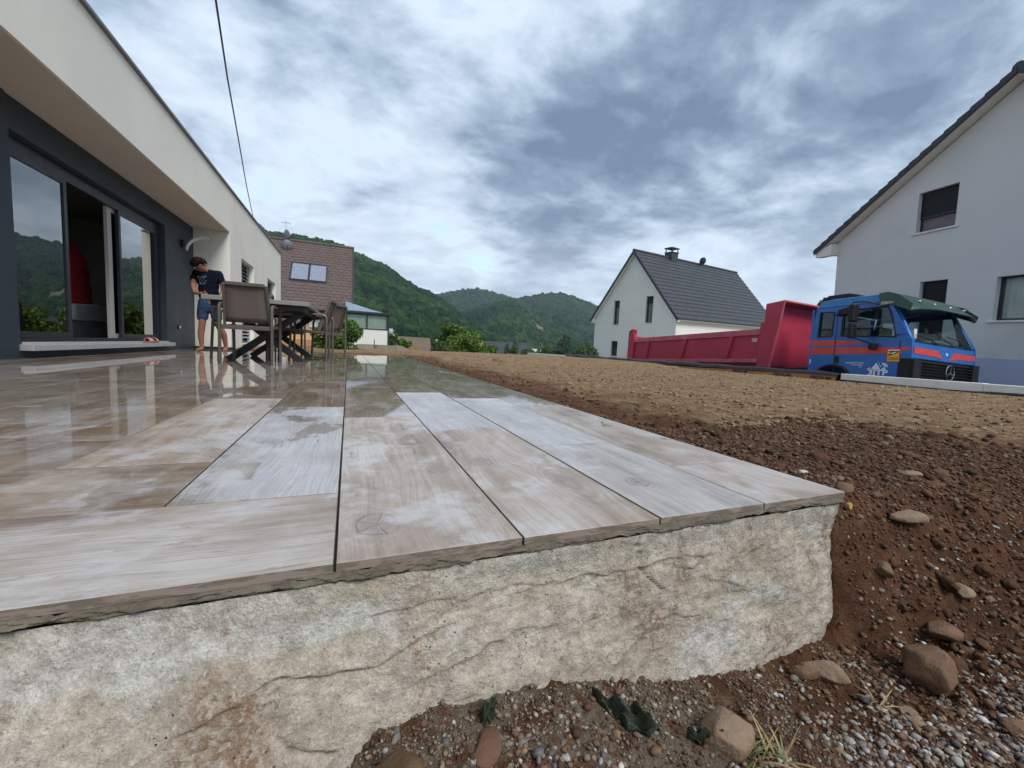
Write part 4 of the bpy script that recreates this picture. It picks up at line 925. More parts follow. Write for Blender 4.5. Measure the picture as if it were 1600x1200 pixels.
# ================================================================== KERB, MEMBRANE, ROAD
kerb_m = simple('white_kerb_concrete', (0.76, 0.76, 0.71), 0.85, var=0.08, scale=4, bump=0.3, bscale=90, spec=0.2, dirt=((0.36, 0.34, 0.30), 0.4))
memb = simple('black_dimple_membrane', (0.030, 0.024, 0.027), 0.5, var=0.4, scale=5, bump=0.5, bscale=25, bdist=0.03, spec=0.4)
orange_m = simple('orange_membrane_print', (0.36, 0.16, 0.045), 0.7, var=0.3, scale=5, dirt=((0.25, 0.17, 0.10), 0.8))
XK = 8.5
kb = thing('kerb', 'low white concrete wall coping running right from the black membrane below the truck cab', 'kerb', (XK, 0, 0))
yk = 4.78
for ln in (2.1, 1.1, 2.0, 2.0, 2.0):
    Bx(0, 0.22, yk-ln+0.006, yk, -0.40, 0.115+random.uniform(-.003, .003)).build('kerb_stone', kerb_m, kb, 0.006); yk -= ln
mm = thing('drainage_membrane', 'black drainage membrane folded over the wall top beside the red truck bed', 'membrane', (XK, 0, 0))
n = 120; A = MB(); rnd = random.Random(4)
ys = np.linspace(4.80, 16.5, n); wob = fbm(ys*0.9, ys*0, 3, 4)-0.5
for i, y in enumerate(ys):
    top = 0.135 + wob[i]*0.05 + 0.012*math.sin(y*5); bul = 0.05+0.03*wob[i]
    for (dx, z) in ((-0.02, -0.12), (-0.03, 0.02), (-0.06-bul*.3, top-0.09), (-0.05, top-0.02), (0.02, top+0.012), (0.16, top), (0.22, top-0.05), (0.22, -0.3)): A.v.append((dx, float(y), float(z)))
for i in range(n-1):
    for j in range(7): A.f.append((i*8+j, i*8+j+1, (i+1)*8+j+1, (i+1)*8+j)); A.mi.append(0)
A.build('fold', memb, mm, smooth=True)
# base strip under the white kerb
B = MB(); ys = np.linspace(-4.0, 4.79, 90); wb = fbm(ys*1.3, ys*0, 9, 4)
for i, y in enumerate(ys):
    top = -0.012 + 0.05*(wb[i]-0.5) + 0.06*sst(np.array(-y), -2.2, 0.2)
    B.v += [(-0.012, float(y), -0.2), (-0.035, float(y), float(top)-0.02), (-0.004, float(y), float(top))]
for i in range(89):
    for j in range(2): B.f.append((i*3+j, i*3+j+1, (i+1)*3+j+1, (i+1)*3+j)); B.mi.append(0)
B.build('base_strip', memb, mm, smooth=True)
O = MB(); ys = np.linspace(4.82, 9.2, 60); wb = fbm(ys*2, ys*0, 19, 4)
for i, y in enumerate(ys):
    O.v += [(-0.085, float(y), -0.06), (-0.078, float(y), float(0.045-0.012*max(0, y-6)+0.02*(wb[i]-.5)))]
for i in range(59): O.f.append((2*i, 2*i+1, 2*i+3, 2*i+2)); O.mi.append(0)
O.build('print_strip', orange_m, mm)
def text_mesh(s, size, mat, parent, M_, name='lettering', depth=0.002, bold=0.0, sx=1.0):
    cu = bpy.data.curves.new('t', 'FONT'); cu.body = s; cu.size = size; cu.extrude = depth; cu.offset = bold; cu.align_x = 'CENTER'; cu.align_y = 'CENTER'; cu.resolution_u = 2
    t = bpy.data.objects.new('t', cu); C.objects.link(t); dg = bpy.context.evaluated_depsgraph_get(); dg.update()
    me = bpy.data.meshes.new_from_object(t.evaluated_get(dg)); bpy.data.objects.remove(t)
    me.materials.clear(); me.materials.append(mat); o = bpy.data.objects.new(name, me); C.objects.link(o); o.parent = parent
    o.matrix_local = M_ @ Matrix.Diagonal((sx, 1, 1, 1)); return o
ink = simple('dark_print', (0.035, 0.022, 0.018), 0.7); 
facingX = Matrix(((0, 0, -1, 0), (-1, 0, 0, 0), (0, 1, 0, 0), (0, 0, 0, 1)))   # text reads left to right when seen from -X
for y in (5.12, 5.98, 7.1): text_mesh('DELTA MS', 0.085, ink, mm, Matrix.Translation((-0.090, y, 0.0)) @ facingX, bold=0.002, sx=1.15)
# low white wall farther back
lw = tag(Bx(XK+0.02, XK+0.25, 13.0, 21.2, -1.5, 0.075).build('garden_wall', kerb_m, bevel=0.01), 'low white garden wall left of the white gabled house', 'wall')
# road the truck stands on, following its slope
road_m = simple('asphalt', (0.05, 0.05, 0.052), 0.9, var=0.2, scale=3, bump=0.4, bscale=90)

# ================================================================== TRUCK
TM = Matrix.Translation((10.56, 3.944, -0.888)) @ Matrix.Rotation(R(-91.4), 4, 'Z') @ Matrix.Rotation(R(-2.5), 4, 'Y') @ Matrix.Rotation(R(-2.3), 4, 'X')
tk = thing('tipper_truck', 'blue tipper truck with crimson bed and green sun visor parked behind the kerb', 'truck', mat=TM)
rd_ = Bx(-14, 6, -2.6, 3.4, -0.3, 0.0).build('road', road_m); rd_.matrix_world = TM; rd_['kind'] = 'structure'
blue = simple('truck_blue_paint', (0.008, 0.12, 0.42), 0.34, var=0.10, scale=2.5, spec=0.5, coat=0.25, dirt=((0.10, 0.15, 0.24), 0.45))
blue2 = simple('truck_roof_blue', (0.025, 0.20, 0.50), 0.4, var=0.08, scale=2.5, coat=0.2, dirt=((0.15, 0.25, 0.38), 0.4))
redp = simple('truck_red_stripe', (0.62, 0.055, 0.040), 0.4, var=0.12, scale=4, coat=0.2)
crim = simple('crimson_bed_paint', (0.43, 0.030, 0.066), 0.5, var=0.16, scale=1.6, spec=0.45, dirt=((0.25, 0.08, 0.085), 0.45), bump=0.12, bscale=14, bdist=0.01)
crim_l = simple('faded_crimson_paint', (0.50, 0.10, 0.14), 0.6, var=0.2, scale=3, dirt=((0.45, 0.30, 0.27), 0.4))
visor_m = simple('dark_green_visor', (0.012, 0.055, 0.035), 0.3, var=0.2, scale=4, spec=0.6)
chrome = simple('chrome', (0.45, 0.46, 0.48), 0.22, 1.0, var=0.08)
rubber = simple('rubber', (0.018, 0.018, 0.019), 0.75, var=0.3)
tglass = glassmat('truck_glass', (0.78, 0.84, 0.83), 1.45); wglass = glassmat('windscreen_glass', (0.80, 0.88, 0.86), 1.45)
yel = simple('yellow_sticker', (0.75, 0.42, 0.02), 0.5, var=0.05); wht = simple('white_print', (0.72, 0.74, 0.76), 0.5, var=0.05); blk = simple('black_print', (0.02, 0.02, 0.02), 0.5)
YS = 1.22
# cab side wall (with window openings) as a shell made of strips
def side_wall(s, name='cab_side'):
    y0, y1 = (s*YS, s*(YS-0.05)); lo, hi = min(y0, y1), max(y0, y1)
    m_ = MB(); P2 = lambda poly: m_.prism(poly, 1, lo, hi)
    zb, zw, zt = 0.95, 1.72, 2.52
    P2([(-2.0, zb), (-1.92, zb), (-1.86, 1.06), (-1.66, 1.15), (-1.47, 1.175), (-1.25, 1.14), (-1.10, 1.03), (-1.06, zb), (-0.22, zb), (-0.22, 1.345), (-0.012, 1.345), (-0.03, zw), (-2.0, zw)])
    P2([(-2.0, zw), (-0.03, zw), (-0.10, 1.86), (-0.30, 1.86)] + [(-0.30, 1.80), (-1.35, 1.87), (-2.0, 1.87)])
    P2([(-2.0, 1.87), (-1.86, 1.87), (-1.84, 2.47), (-1.93, 2.56), (-2.0, 2.2)])
    P2([(-1.545, 1.87), (-1.345, 1.87), (-1.335, 2.40), (-1.53, 2.44)])
    P2([(-0.30, 1.80), (-0.10, 1.86), (-0.42, 2.50), (-0.56, 2.52), (-0.47, 2.46)])
    P2([(-1.93, 2.56), (-1.84, 2.47), (-1.53, 2.44), (-1.335, 2.40), (-1.25, 2.44), (-0.47, 2.46), (-0.56, 2.56)])
    return m_.build(name, blue, tk, 0.0)
for s in (-1, 1):
    side_wall(s)
    y = s*(YS-0.03)
    MB().prism([(-1.86, 1.87), (-1.545, 1.87), (-1.53, 2.44), (-1.84, 2.47)], 1, y-.003, y+.003).build('side_window', tglass, tk)
    MB().prism([(-1.345, 1.87), (-0.30, 1.79), (-0.47, 2.47), (-1.25, 2.45), (-1.335, 2.40)], 1, y-.003, y+.003).build('door_window', tglass, tk)
    g = MB(); yo = s*(YS+0.004)
    for pts_ in ([(-1.86, 1.87), (-1.545, 1.87), (-1.53, 2.44), (-1.84, 2.47), (-1.86, 1.87)], [(-1.345, 1.87), (-0.30, 1.80), (-0.42, 2.30), (-0.49, 2.46), (-1.25, 2.45), (-1.335, 2.40), (-1.345, 1.87)]):
        g.tube([(a, yo, b_) for a, b_ in pts_], 0.016, 6)
    g.build('window_seal', rubber, tk)
# roof, rear wall, front
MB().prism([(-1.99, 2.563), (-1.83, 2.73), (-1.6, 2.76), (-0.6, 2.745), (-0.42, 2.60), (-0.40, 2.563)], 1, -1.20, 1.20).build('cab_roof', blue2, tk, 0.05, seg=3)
Bx(-2.05, -2.002, -1.20, 1.20, 0.95, 2.55).build('cab_rear_wall', blue, tk)
Bx(-1.95, -0.1, -1.16, 1.16, 0.90, 0.99).build('cab_floor', black_pl, tk)
fr_ = MB(); fr_.prism([(-0.015, 1.352), (-0.10, 1.352), (-0.10, 1.70), (-0.03, 1.70)], 1, -1.165, 1.165); fr_.build('front_panel', blue, tk, 0.02)
Bx(-0.10, 0.0, -1.165, -1.02, 0.9, 1.35).build('front_corner', black_pl, tk); Bx(-0.10, 0.0, 1.02, 1.165, 0.9, 1.35).build('front_corner', black_pl, tk)
for s in (-1, 1):
    MB().prism([(-0.24, 0.85), (0.03, 0.85), (0.03, 1.335), (-0.20, 1.335)], 1, s*1.17, s*1.235).build('corner_deflector', black_pl, tk, 0.02)
    MB().add([(-0.03, s*1.165, 1.70), (-0.09, s*1.165, 1.70), (-0.48, s*1.13, 2.565), (-0.42, s*1.13, 2.565), (-0.03, s*1.09, 1.70), (-0.09, s*1.09, 1.70), (-0.48, s*1.05, 2.565), (-0.42, s*1.05, 2.565)],
             [(0,1,2,3),(7,6,5,4),(0,4,5,1),(1,5,6,2),(2,6,7,3),(3,7,4,0)]).build('windscreen_pillar', blue, tk, 0.008)
MB().add([(-0.045, -1.09, 1.705), (-0.045, 1.09, 1.705), (-0.43, 1.05, 2.56), (-0.43, -1.05, 2.56)], [(0, 1, 2, 3)]).build('windscreen', wglass, tk)
Bx(-0.12, -0.02, -1.09, 1.09, 1.695, 1.725).build('windscreen_seal', rubber, tk)
# grille
Bx(-0.09, -0.03, -1.0, 1.0, 0.90, 1.335).build('grille_back', simple('grille_black', (0.006, 0.006, 0.007), 0.7), tk)
for k in range(7): MB().prism([(-0.03, 1.318-k*0.062), (0.035, 1.300-k*0.062), (0.035, 1.286-k*0.062), (-0.03, 1.292-k*0.062)], 1, -0.98, 0.98).build('grille_slat', black_pl, tk)
Bx(-0.03, 0.05, 0.98, 1.235, 0.90, 1.36).build('grille_end', black_pl, tk, 0.01); Bx(-0.03, 0.05, -1.235, -0.98, 0.90, 1.33).build('grille_end', black_pl, tk, 0.01)
Bx(-0.15, 0.09, -1.24, 1.24, 0.42, 0.88).build('bumper', black_pl, tk, 0.03)
st = MB(); cy, cz, rr_ = 0.06, 1.13, 0.155
st.tube([(0.055, cy+rr_*math.cos(t*math.pi/16), cz+rr_*math.sin(t*math.pi/16)) for t in range(33)], 0.011, 6, False)
for a in (90, 210, 330):
    tip = (cy+rr_*math.cos(R(a)), cz+rr_*math.sin(R(a))); pL = (cy+0.03*math.cos(R(a+60)), cz+0.03*math.sin(R(a+60))); pR = (cy+0.03*math.cos(R(a-60)), cz+0.03*math.sin(R(a-60)))
    st.prism([(tip[0], tip[1]), pL, (cy, cz), pR], 0, 0.048, 0.068)
st.build('star_emblem', chrome, tk)
MB().lathe([(0, .008), (.028, .006), (.032, 0), (.032, -.02)], (-0.018, 0.05, 1.515), 18, 0).build('badge', wht, tk)
# stripes (paint bands, 2 mm proud)
def stripe(poly, nm='red_stripe', mat=redp, dy=0.003): 
    MB().prism(poly, 1, -(YS+dy), -(YS)).build(nm, mat, tk)
stripe([(-2.0, 1.645), (-2.0, 1.79), (-1.47, 1.775), (-1.47, 1.645)]); stripe([(-1.445, 1.65), (-1.445, 1.775), (-1.1, 1.735), (-0.96, 1.70), (-0.9, 1.655)])
stripe([(-2.0, 1.44), (-2.0, 1.605), (-1.47, 1.60), (-1.47, 1.44)]); stripe([(-1.445, 1.445), (-1.445, 1.605), (-0.235, 1.58), (-0.235, 1.455)]); stripe([(-0.205, 1.455), (-0.205, 1.58), (-0.055, 1.58), (-0.045, 1.51), (-0.17, 1.505), (-0.19, 1.455)])
def fstripe(ys_): MB().add([(-0.010, a, b_) for a, b_ in ys_] + [(-0.035, a, b_) for a, b_ in ys_], [(0, 1, 2, 3), (7, 6, 5, 4), (0, 4, 5, 1), (1, 5, 6, 2), (2, 6, 7, 3), (3, 7, 4, 0)]).build('red_stripe', redp, tk)
fstripe([(-1.16, 1.455), (-0.42, 1.44), (-0.50, 1.57), (-1.16, 1.58)]); fstripe([(-0.42, 1.44), (-0.10, 1.40), (-0.32, 1.57), (-0.50, 1.57)])
fstripe([(0.16, 1.40), (0.45, 1.44), (0.62, 1.57), (0.32, 1.57)]); fstripe([(0.45, 1.44), (1.15, 1.455), (1.15, 1.57), (0.62, 1.57)])
# door shut lines, handle, step light
for px_ in (-1.457, -0.22): Bx(px_-.007, px_+.007, -(YS+.004), -YS, 1.02 if px_ < -1 else 0.96, 2.50 if px_ < -1 else 1.72).build('door_gap', rubber, tk)
Bx(-1.43, -1.35, -(YS+.02), -YS-.001, 1.24, 1.40).build('door_handle', black_pl, tk, 0.006)
Bx(-2.0, -1.975, -(YS+.006), -YS, 1.22, 1.33).build('side_marker', wht, tk)
# wheel arch lip and wheels
la = MB(); la.tube([(-1.475+0.43*math.cos(R(t)), -YS-.01, 0.80+0.385*math.sin(R(t))) for t in range(10, 171, 10)], 0.03, 8); la.build('wheel_arch', rubber, tk)
def wheel(x, s):
    wv_ = MB(); yc = s*1.05
    wv_.lathe([(.25, -.15), (.44, -.15), (.50, -.11), (.52, -.05), (.52, .05), (.50, .11), (.44, .15), (.25, .15)], (x, yc, .52), 28, 1); t_ = wv_.build('wheel', rubber, tk, smooth=True)
    MB().lathe([(0, .02*s), (.10, .05*s), (.12, .0), (.22, -.03*s), (.25, .10*s), (.28, .12*s)], (x, yc, .52), 24, 1).build('rim', alu, t_, smooth=True)
for x in (-1.475, -6.2, -7.55):
    for s in (-1, 1): wheel(x, s)
Bx(-9.1, -0.4, -0.45, -0.35, 0.62, 0.90).build('chassis_rail', black_pl, tk); Bx(-9.1, -0.4, 0.35, 0.45, 0.62, 0.90).build('chassis_rail', black_pl, tk)
Bx(-2.6, -2.12, -0.9, 1.0, 0.65, 1.15).build('gearbox_block', black_pl, tk, 0.03)
# sun visor: swept green band wrapping the top of the windscreen
vs = MB(); sec = [(-0.66, 2.765), (-0.50, 2.775), (-0.30, 2.70), (0.02, 2.44), (0.10, 2.385), (0.085, 2.37), (0.0, 2.43), (-0.32, 2.63), (-0.50, 2.66), (-0.64, 2.66)]
ysn = [-1.245, -1.22, -1.10, -0.7, 0.0, 0.7, 1.10, 1.22, 1.245]
for yv in ysn:
    a = abs(yv)/1.245; drop = 0.05*a**6; backx = -0.22*a**5
    for (x_, z_) in sec:
        tfr = max(0, (x_+0.5)/0.6); vs.v.append((x_+backx*tfr, yv, z_-drop))
m_ = len(sec)
for i in range(len(ysn)-1):
    for j in range(m_): vs.f.append((i*m_+j, i*m_+(j+1) % m_, (i+1)*m_+(j+1) % m_, (i+1)*m_+j)); vs.mi.append(0)
vs.f.append(tuple(range(m_))); vs.f.append(tuple((len(ysn)-1)*m_+j for j in range(m_))[::-1]); vs.mi += [0, 0]
vs.build('sun_visor', visor_m, tk, smooth=True)
for s in (-1, 1):
    MB().prism([(-0.66, 2.66), (-0.66, 2.75), (-0.50, 2.765), (-0.30, 2.68), (-0.06, 2.46), (-0.10, 2.33), (-0.30, 2.42), (-0.50, 2.52), (-0.56, 2.50)], 1, s*1.235, s*1.262).build('visor_cheek', visor_m, tk, 0.006)
for yv in (-0.85, -0.3, 0.3, 0.85): MB().lathe([(0, .002), (.035, .001), (.04, -.012)], (-0.16, yv, 2.572), 14, 2).build('visor_lamp', alu, tk)
MB().prism([(-0.62, 2.49), (-0.40, 2.50), (-0.36, 2.54), (-0.58, 2.57)], 1, -(YS+.06), -(YS+.052)).build('sticker', simple('worn_sticker', (0.35, 0.30, 0.2), 0.6, var=0.9, scale=40), tk)
# mirrors
mr = MB(); mr.tube([(-0.60, -1.24, 2.50), (-0.75, -1.45, 2.56), (-0.95, -1.58, 2.56), (-0.98, -1.60, 2.45)], 0.016, 6); mr.build('mirror_arm', black_pl, tk, smooth=True); MB().tube([(-0.72, -1.24, 1.66), (-0.85, -1.45, 1.75), (-0.93, -1.58, 1.80), (-0.93, -1.60, 1.90)], 0.016, 6).build('mirror_arm', black_pl, tk, smooth=True)
Bx(-0.98, -0.86, -1.70, -1.50, 2.12, 2.50).build('mirror', black_pl, tk, 0.03); Bx(-0.97, -0.87, -1.69, -1.51, 1.76, 2.09).build('mirror', black_pl, tk, 0.03)
MB().prism([(-1.28, 2.28), (-1.20, 2.42), (-1.00, 2.47), (-1.0, 2.30)], 1, -1.62, -1.42).build('kerb_mirror', black_pl, tk, 0.02)
MB().lathe([(0, .05), (.07, .04), (.08, -.02), (.06, -.09), (0, -.10)], (-0.66, -1.30, 1.62), 16, 2).build('round_mirror', black_pl, tk, smooth=True)
# roof gear: intake and light bar
MB().prism([(-2.1, 2.62), (-2.12, 2.90), (-2.0, 2.96), (-1.55, 2.96), (-1.35, 2.90), (-1.40, 2.80), (-1.9, 2.80), (-1.95, 2.62)], 1, -0.75, -0.25).build('air_intake', black_pl, tk, 0.03)
Bx(-1.75, -1.45, -0.9, -0.75, 2.75, 2.80).build('roof_hatch', wht, tk, 0.01); MB().prism([(-1.15, 2.75), (-1.0, 2.83), (-0.92, 2.83), (-0.95, 2.75)], 1, -0.5, -0.4).build('roof_horn', black_pl, tk)
# wipers, steering wheel, seats, dashboard
wp_ = MB(); wp_.tube([(0.0, -0.35, 1.70), (-0.02, -0.75, 1.80), (-0.06, -1.0, 1.86)], 0.011, 5); wp_.tube([(0.01, 0.25, 1.70), (-0.03, -0.15, 1.84), (-0.06, -0.45, 1.88)], 0.011, 5); wp_.tube([(0.01, 0.85, 1.70), (-0.03, 0.45, 1.86), (-0.07, 0.12, 1.90)], 0.011, 5)
wp_.tube([(-0.02, -1.02, 1.80), (-0.04, -0.45, 1.79)], 0.009, 5); wp_.tube([(-0.02, -0.3, 1.80), (-0.04, 0.25, 1.79)], 0.009, 5); wp_.build('wiper', rubber, tk)
Bx(-0.55, -0.12, -1.05, 1.05, 1.50, 1.69).build('dashboard', black_pl, tk, 0.03)
swh = MB(); swh.tube([(-0.62+0.08*math.sin(R(t))*0.6, 0.60+0.21*math.cos(R(t)), 1.86+0.19*math.sin(R(t))) for t in range(0, 361, 20)], 0.014, 6, False); swh.tube([(-0.62, .60, 1.86), (-0.40, .60, 1.62)], 0.03, 6); swh.build('steering_wheel', black_pl, tk)
for yv in (-0.6, 0.6):
    MB().box(-1.4, -0.95, yv-.25, yv+.25, 1.25, 1.55).box(-1.55, -1.40, yv-.25, yv+.25, 1.35, 2.25).build('seat', rubber, tk, 0.05)
Bx(-0.14, -0.125, -0.98, -0.88, 1.78, 1.98).build('windscreen_label', wht, tk)
# sticker: attention angles morts
M0 = Matrix(((1, 0, 0, 0), (0, 0, -1, 0), (0, 1, 0, 0), (0, 0, 0, 1)))      # text on the right-hand side of the truck (faces -y)
def on_side(x, z, dy): return Matrix.Translation((x, -(YS+dy), z)) @ M0
stk = MB().box(-0.43, -0.20, -(YS+.008), -(YS+.0035), 1.27, 1.54).build('warning_sticker', simple('sticker_red', (0.60, 0.03, 0.02), 0.5), tk)
Bx(-0.415, -0.215, -(YS+.010), -(YS+.008), 1.285, 1.50).build('yellow_field', yel, stk)
Bx(-0.415, -0.215, -(YS+.012), -(YS+.008), 1.505, 1.53).build('white_band', wht, stk)
mbk = MB(); mbk.prism([(-0.40, 1.40), (-0.33, 1.42), (-0.24, 1.46), (-0.22, 1.50), (-0.40, 1.50), (-0.34, 1.455), (-0.40, 1.43)], 1, -(YS+.012), -(YS+.010)); mbk.build('truck_pictogram', blk, stk)
MB().prism([(-0.36, 1.455), (-0.30, 1.48), (-0.24, 1.485), (-0.30, 1.45), (-0.345, 1.435)], 1, -(YS+.014), -(YS+.012)).build('mirror_pictogram', wht, stk)
text_mesh('ATTENTION', 0.030, blk, stk, on_side(-0.315, 1.352, .011), bold=0.0008); text_mesh('ANGLES MORTS', 0.024, blk, stk, on_side(-0.315, 1.318, .011), bold=0.0006)
text_mesh('EUROTRUCK' if False else 'ATTELAGE' if False else '', 0.03, blk, tk, on_side(-0.3, 1.6, .004)) if False else None
text_mesh('3JTP', 0.155, wht, tk, on_side(-0.565, 1.035, .004), bold=0.006, sx=1.25)
lg = MB(); Z0 = 1.105
lg.prism([(-0.78, Z0), (-0.72, Z0), (-0.70, Z0+.055), (-0.73, Z0+.03)], 1, -(YS+.006), -YS); lg.prism([(-0.695, Z0), (-0.52, Z0), (-0.60, Z0+.15)], 1, -(YS+.006), -YS)
lg.prism([(-0.51, Z0), (-0.42, Z0), (-0.455, Z0+.06)], 1, -(YS+.006), -YS); lg.prism([(-0.575, Z0+.19), (-0.55, Z0+.13), (-0.50, Z0+.05), (-0.53, Z0+.07)], 1, -(YS+.006), -YS)
for a in range(-10, 101, 22):
    ca, sa = math.cos(R(a)), math.sin(R(a)); c0 = (-0.475, Z0+.075)
    lg.prism([(c0[0]+ca*.02-sa*.006, c0[1]+sa*.02+ca*.006), (c0[0]+ca*.02+sa*.006, c0[1]+sa*.02-ca*.006), (c0[0]+ca*.085+sa*.007, c0[1]+sa*.075-ca*.007), (c0[0]+ca*.085-sa*.007, c0[1]+sa*.075+ca*.007)], 1, -(YS+.006), -YS)
lg.build('company_emblem', wht, tk)
text_mesh('TERRASSEMENT DIVERS', 0.040, wht, tk, on_side(-1.02, 1.245, .004), bold=0.001, sx=0.85); text_mesh('ASSAINISSEMENT', 0.034, wht, tk, on_side(-0.97, 1.20, .004), bold=0.0006, sx=0.95); text_mesh('- 3JTP', 0.034, wht, tk, on_side(-0.90, 1.155, .004), bold=0.0006)
# tipper bed
yb = 1.25
Bx(-9.20, -3.30, -yb, -yb+.05, 1.33, 2.00).build('bed_side', crim, tk); Bx(-9.20, -3.30, yb-.05, yb, 1.33, 2.00).build('bed_side', crim, tk)
Bx(-9.20, -3.0, -yb+.06, yb-.06, 1.15, 1.30).build('bed_floor', crim, tk)
Bx(-9.15, -3.38, -yb-.05, -yb+.03, 2.0, 2.175).build('top_rail', crim_l, tk, 0.015); Bx(-9.15, -3.38, yb-.03, yb+.05, 2.0, 2.175).build('top_rail', crim, tk, 0.015)
Bx(-9.15, -3.38, -yb-.06, -yb+.03, 1.22, 1.335).build('bottom_rail', crim_l, tk, 0.015); Bx(-9.15, -3.38, yb-.03, yb+.06, 1.22, 1.335).build('bottom_rail', crim, tk, 0.015)
for xt, xb in ((-8.07, -8.2), (-6.16, -6.36), (-4.30, -4.50)):
    MB().add([(xt-.10, -yb-.001, 2.0), (xt+.12, -yb-.001, 2.0), (xb+.13, -yb-.001, 1.335), (xb-.11, -yb-.001, 1.335), (xt-.08, -yb-.07, 2.0), (xt+.10, -yb-.07, 2.0), (xb+.11, -yb-.07, 1.335), (xb-.09, -yb-.07, 1.335)],
             [(0,1,2,3),(7,6,5,4),(0,4,5,1),(1,5,6,2),(2,6,7,3),(3,7,4,0)]).build('side_rib', crim, tk, 0.008)
Bx(-9.25, -8.90, -yb-.09, -yb+.06, 1.25, 2.44).build('rear_post', crim, tk, 0.012); Bx(-9.25, -8.90, yb-.06, yb+.09, 1.25, 2.44).build('rear_post', crim, tk, 0.012)
MB().tube([(-9.26, -yb-.02, 2.46), (-9.05, -yb-.04, 2.52), (-8.86, -yb-.02, 2.47)], 0.05, 8).build('tailgate_hinge', crim, tk); Bx(-9.32, -9.255, -yb+.05, yb-.05, 1.30, 2.30).build('tailgate', crim, tk, 0.01)
# headboard with cab guard
for s in (-1, 1):
    lo, hi = (s*yb-.03, s*yb+.03)
    MB().prism([(-3.40, 1.12), (-3.38, 2.33), (-3.27, 2.36), (-3.26, 2.85), (-2.76, 2.885), (-3.04, 1.12)], 1, lo-0.002 if s < 0 else lo, hi).build('headboard_cheek', crim, tk, 0.008)
MB().prism([(-3.12, 1.14), (-3.06, 1.14), (-2.98, 2.80), (-3.04, 2.80)], 1, -yb+.032, yb-.032).build('headboard', crim, tk)
MB().prism([(-3.05, 2.80), (-2.70, 2.84), (-2.70, 2.885), (-3.20, 2.86)], 1, -yb+.032, yb-.032).build('cab_guard', crim_l, tk, 0.006)
MB().prism([(-3.04, 1.12), (-2.76, 2.885), (-2.72, 2.885), (-2.99, 1.12)], 1, -yb-.031, -yb-.005).build('headboard_edge', crim_l, tk)
MB().lathe([(0, .02), (.035, .015), (.04, 0)], (-3.85, -yb-.07, 1.28), 12, 1).build('side_lamp', simple('amber_lens', (0.7, 0.18, 0.02), 0.3), tk)
Bx(-3.62, -3.46, -yb-.012, -yb-.001, 1.82, 1.92).build('decal', simple('worn_decal', (0.5, 0.42, 0.45), 0.6, var=0.6, scale=30), tk)

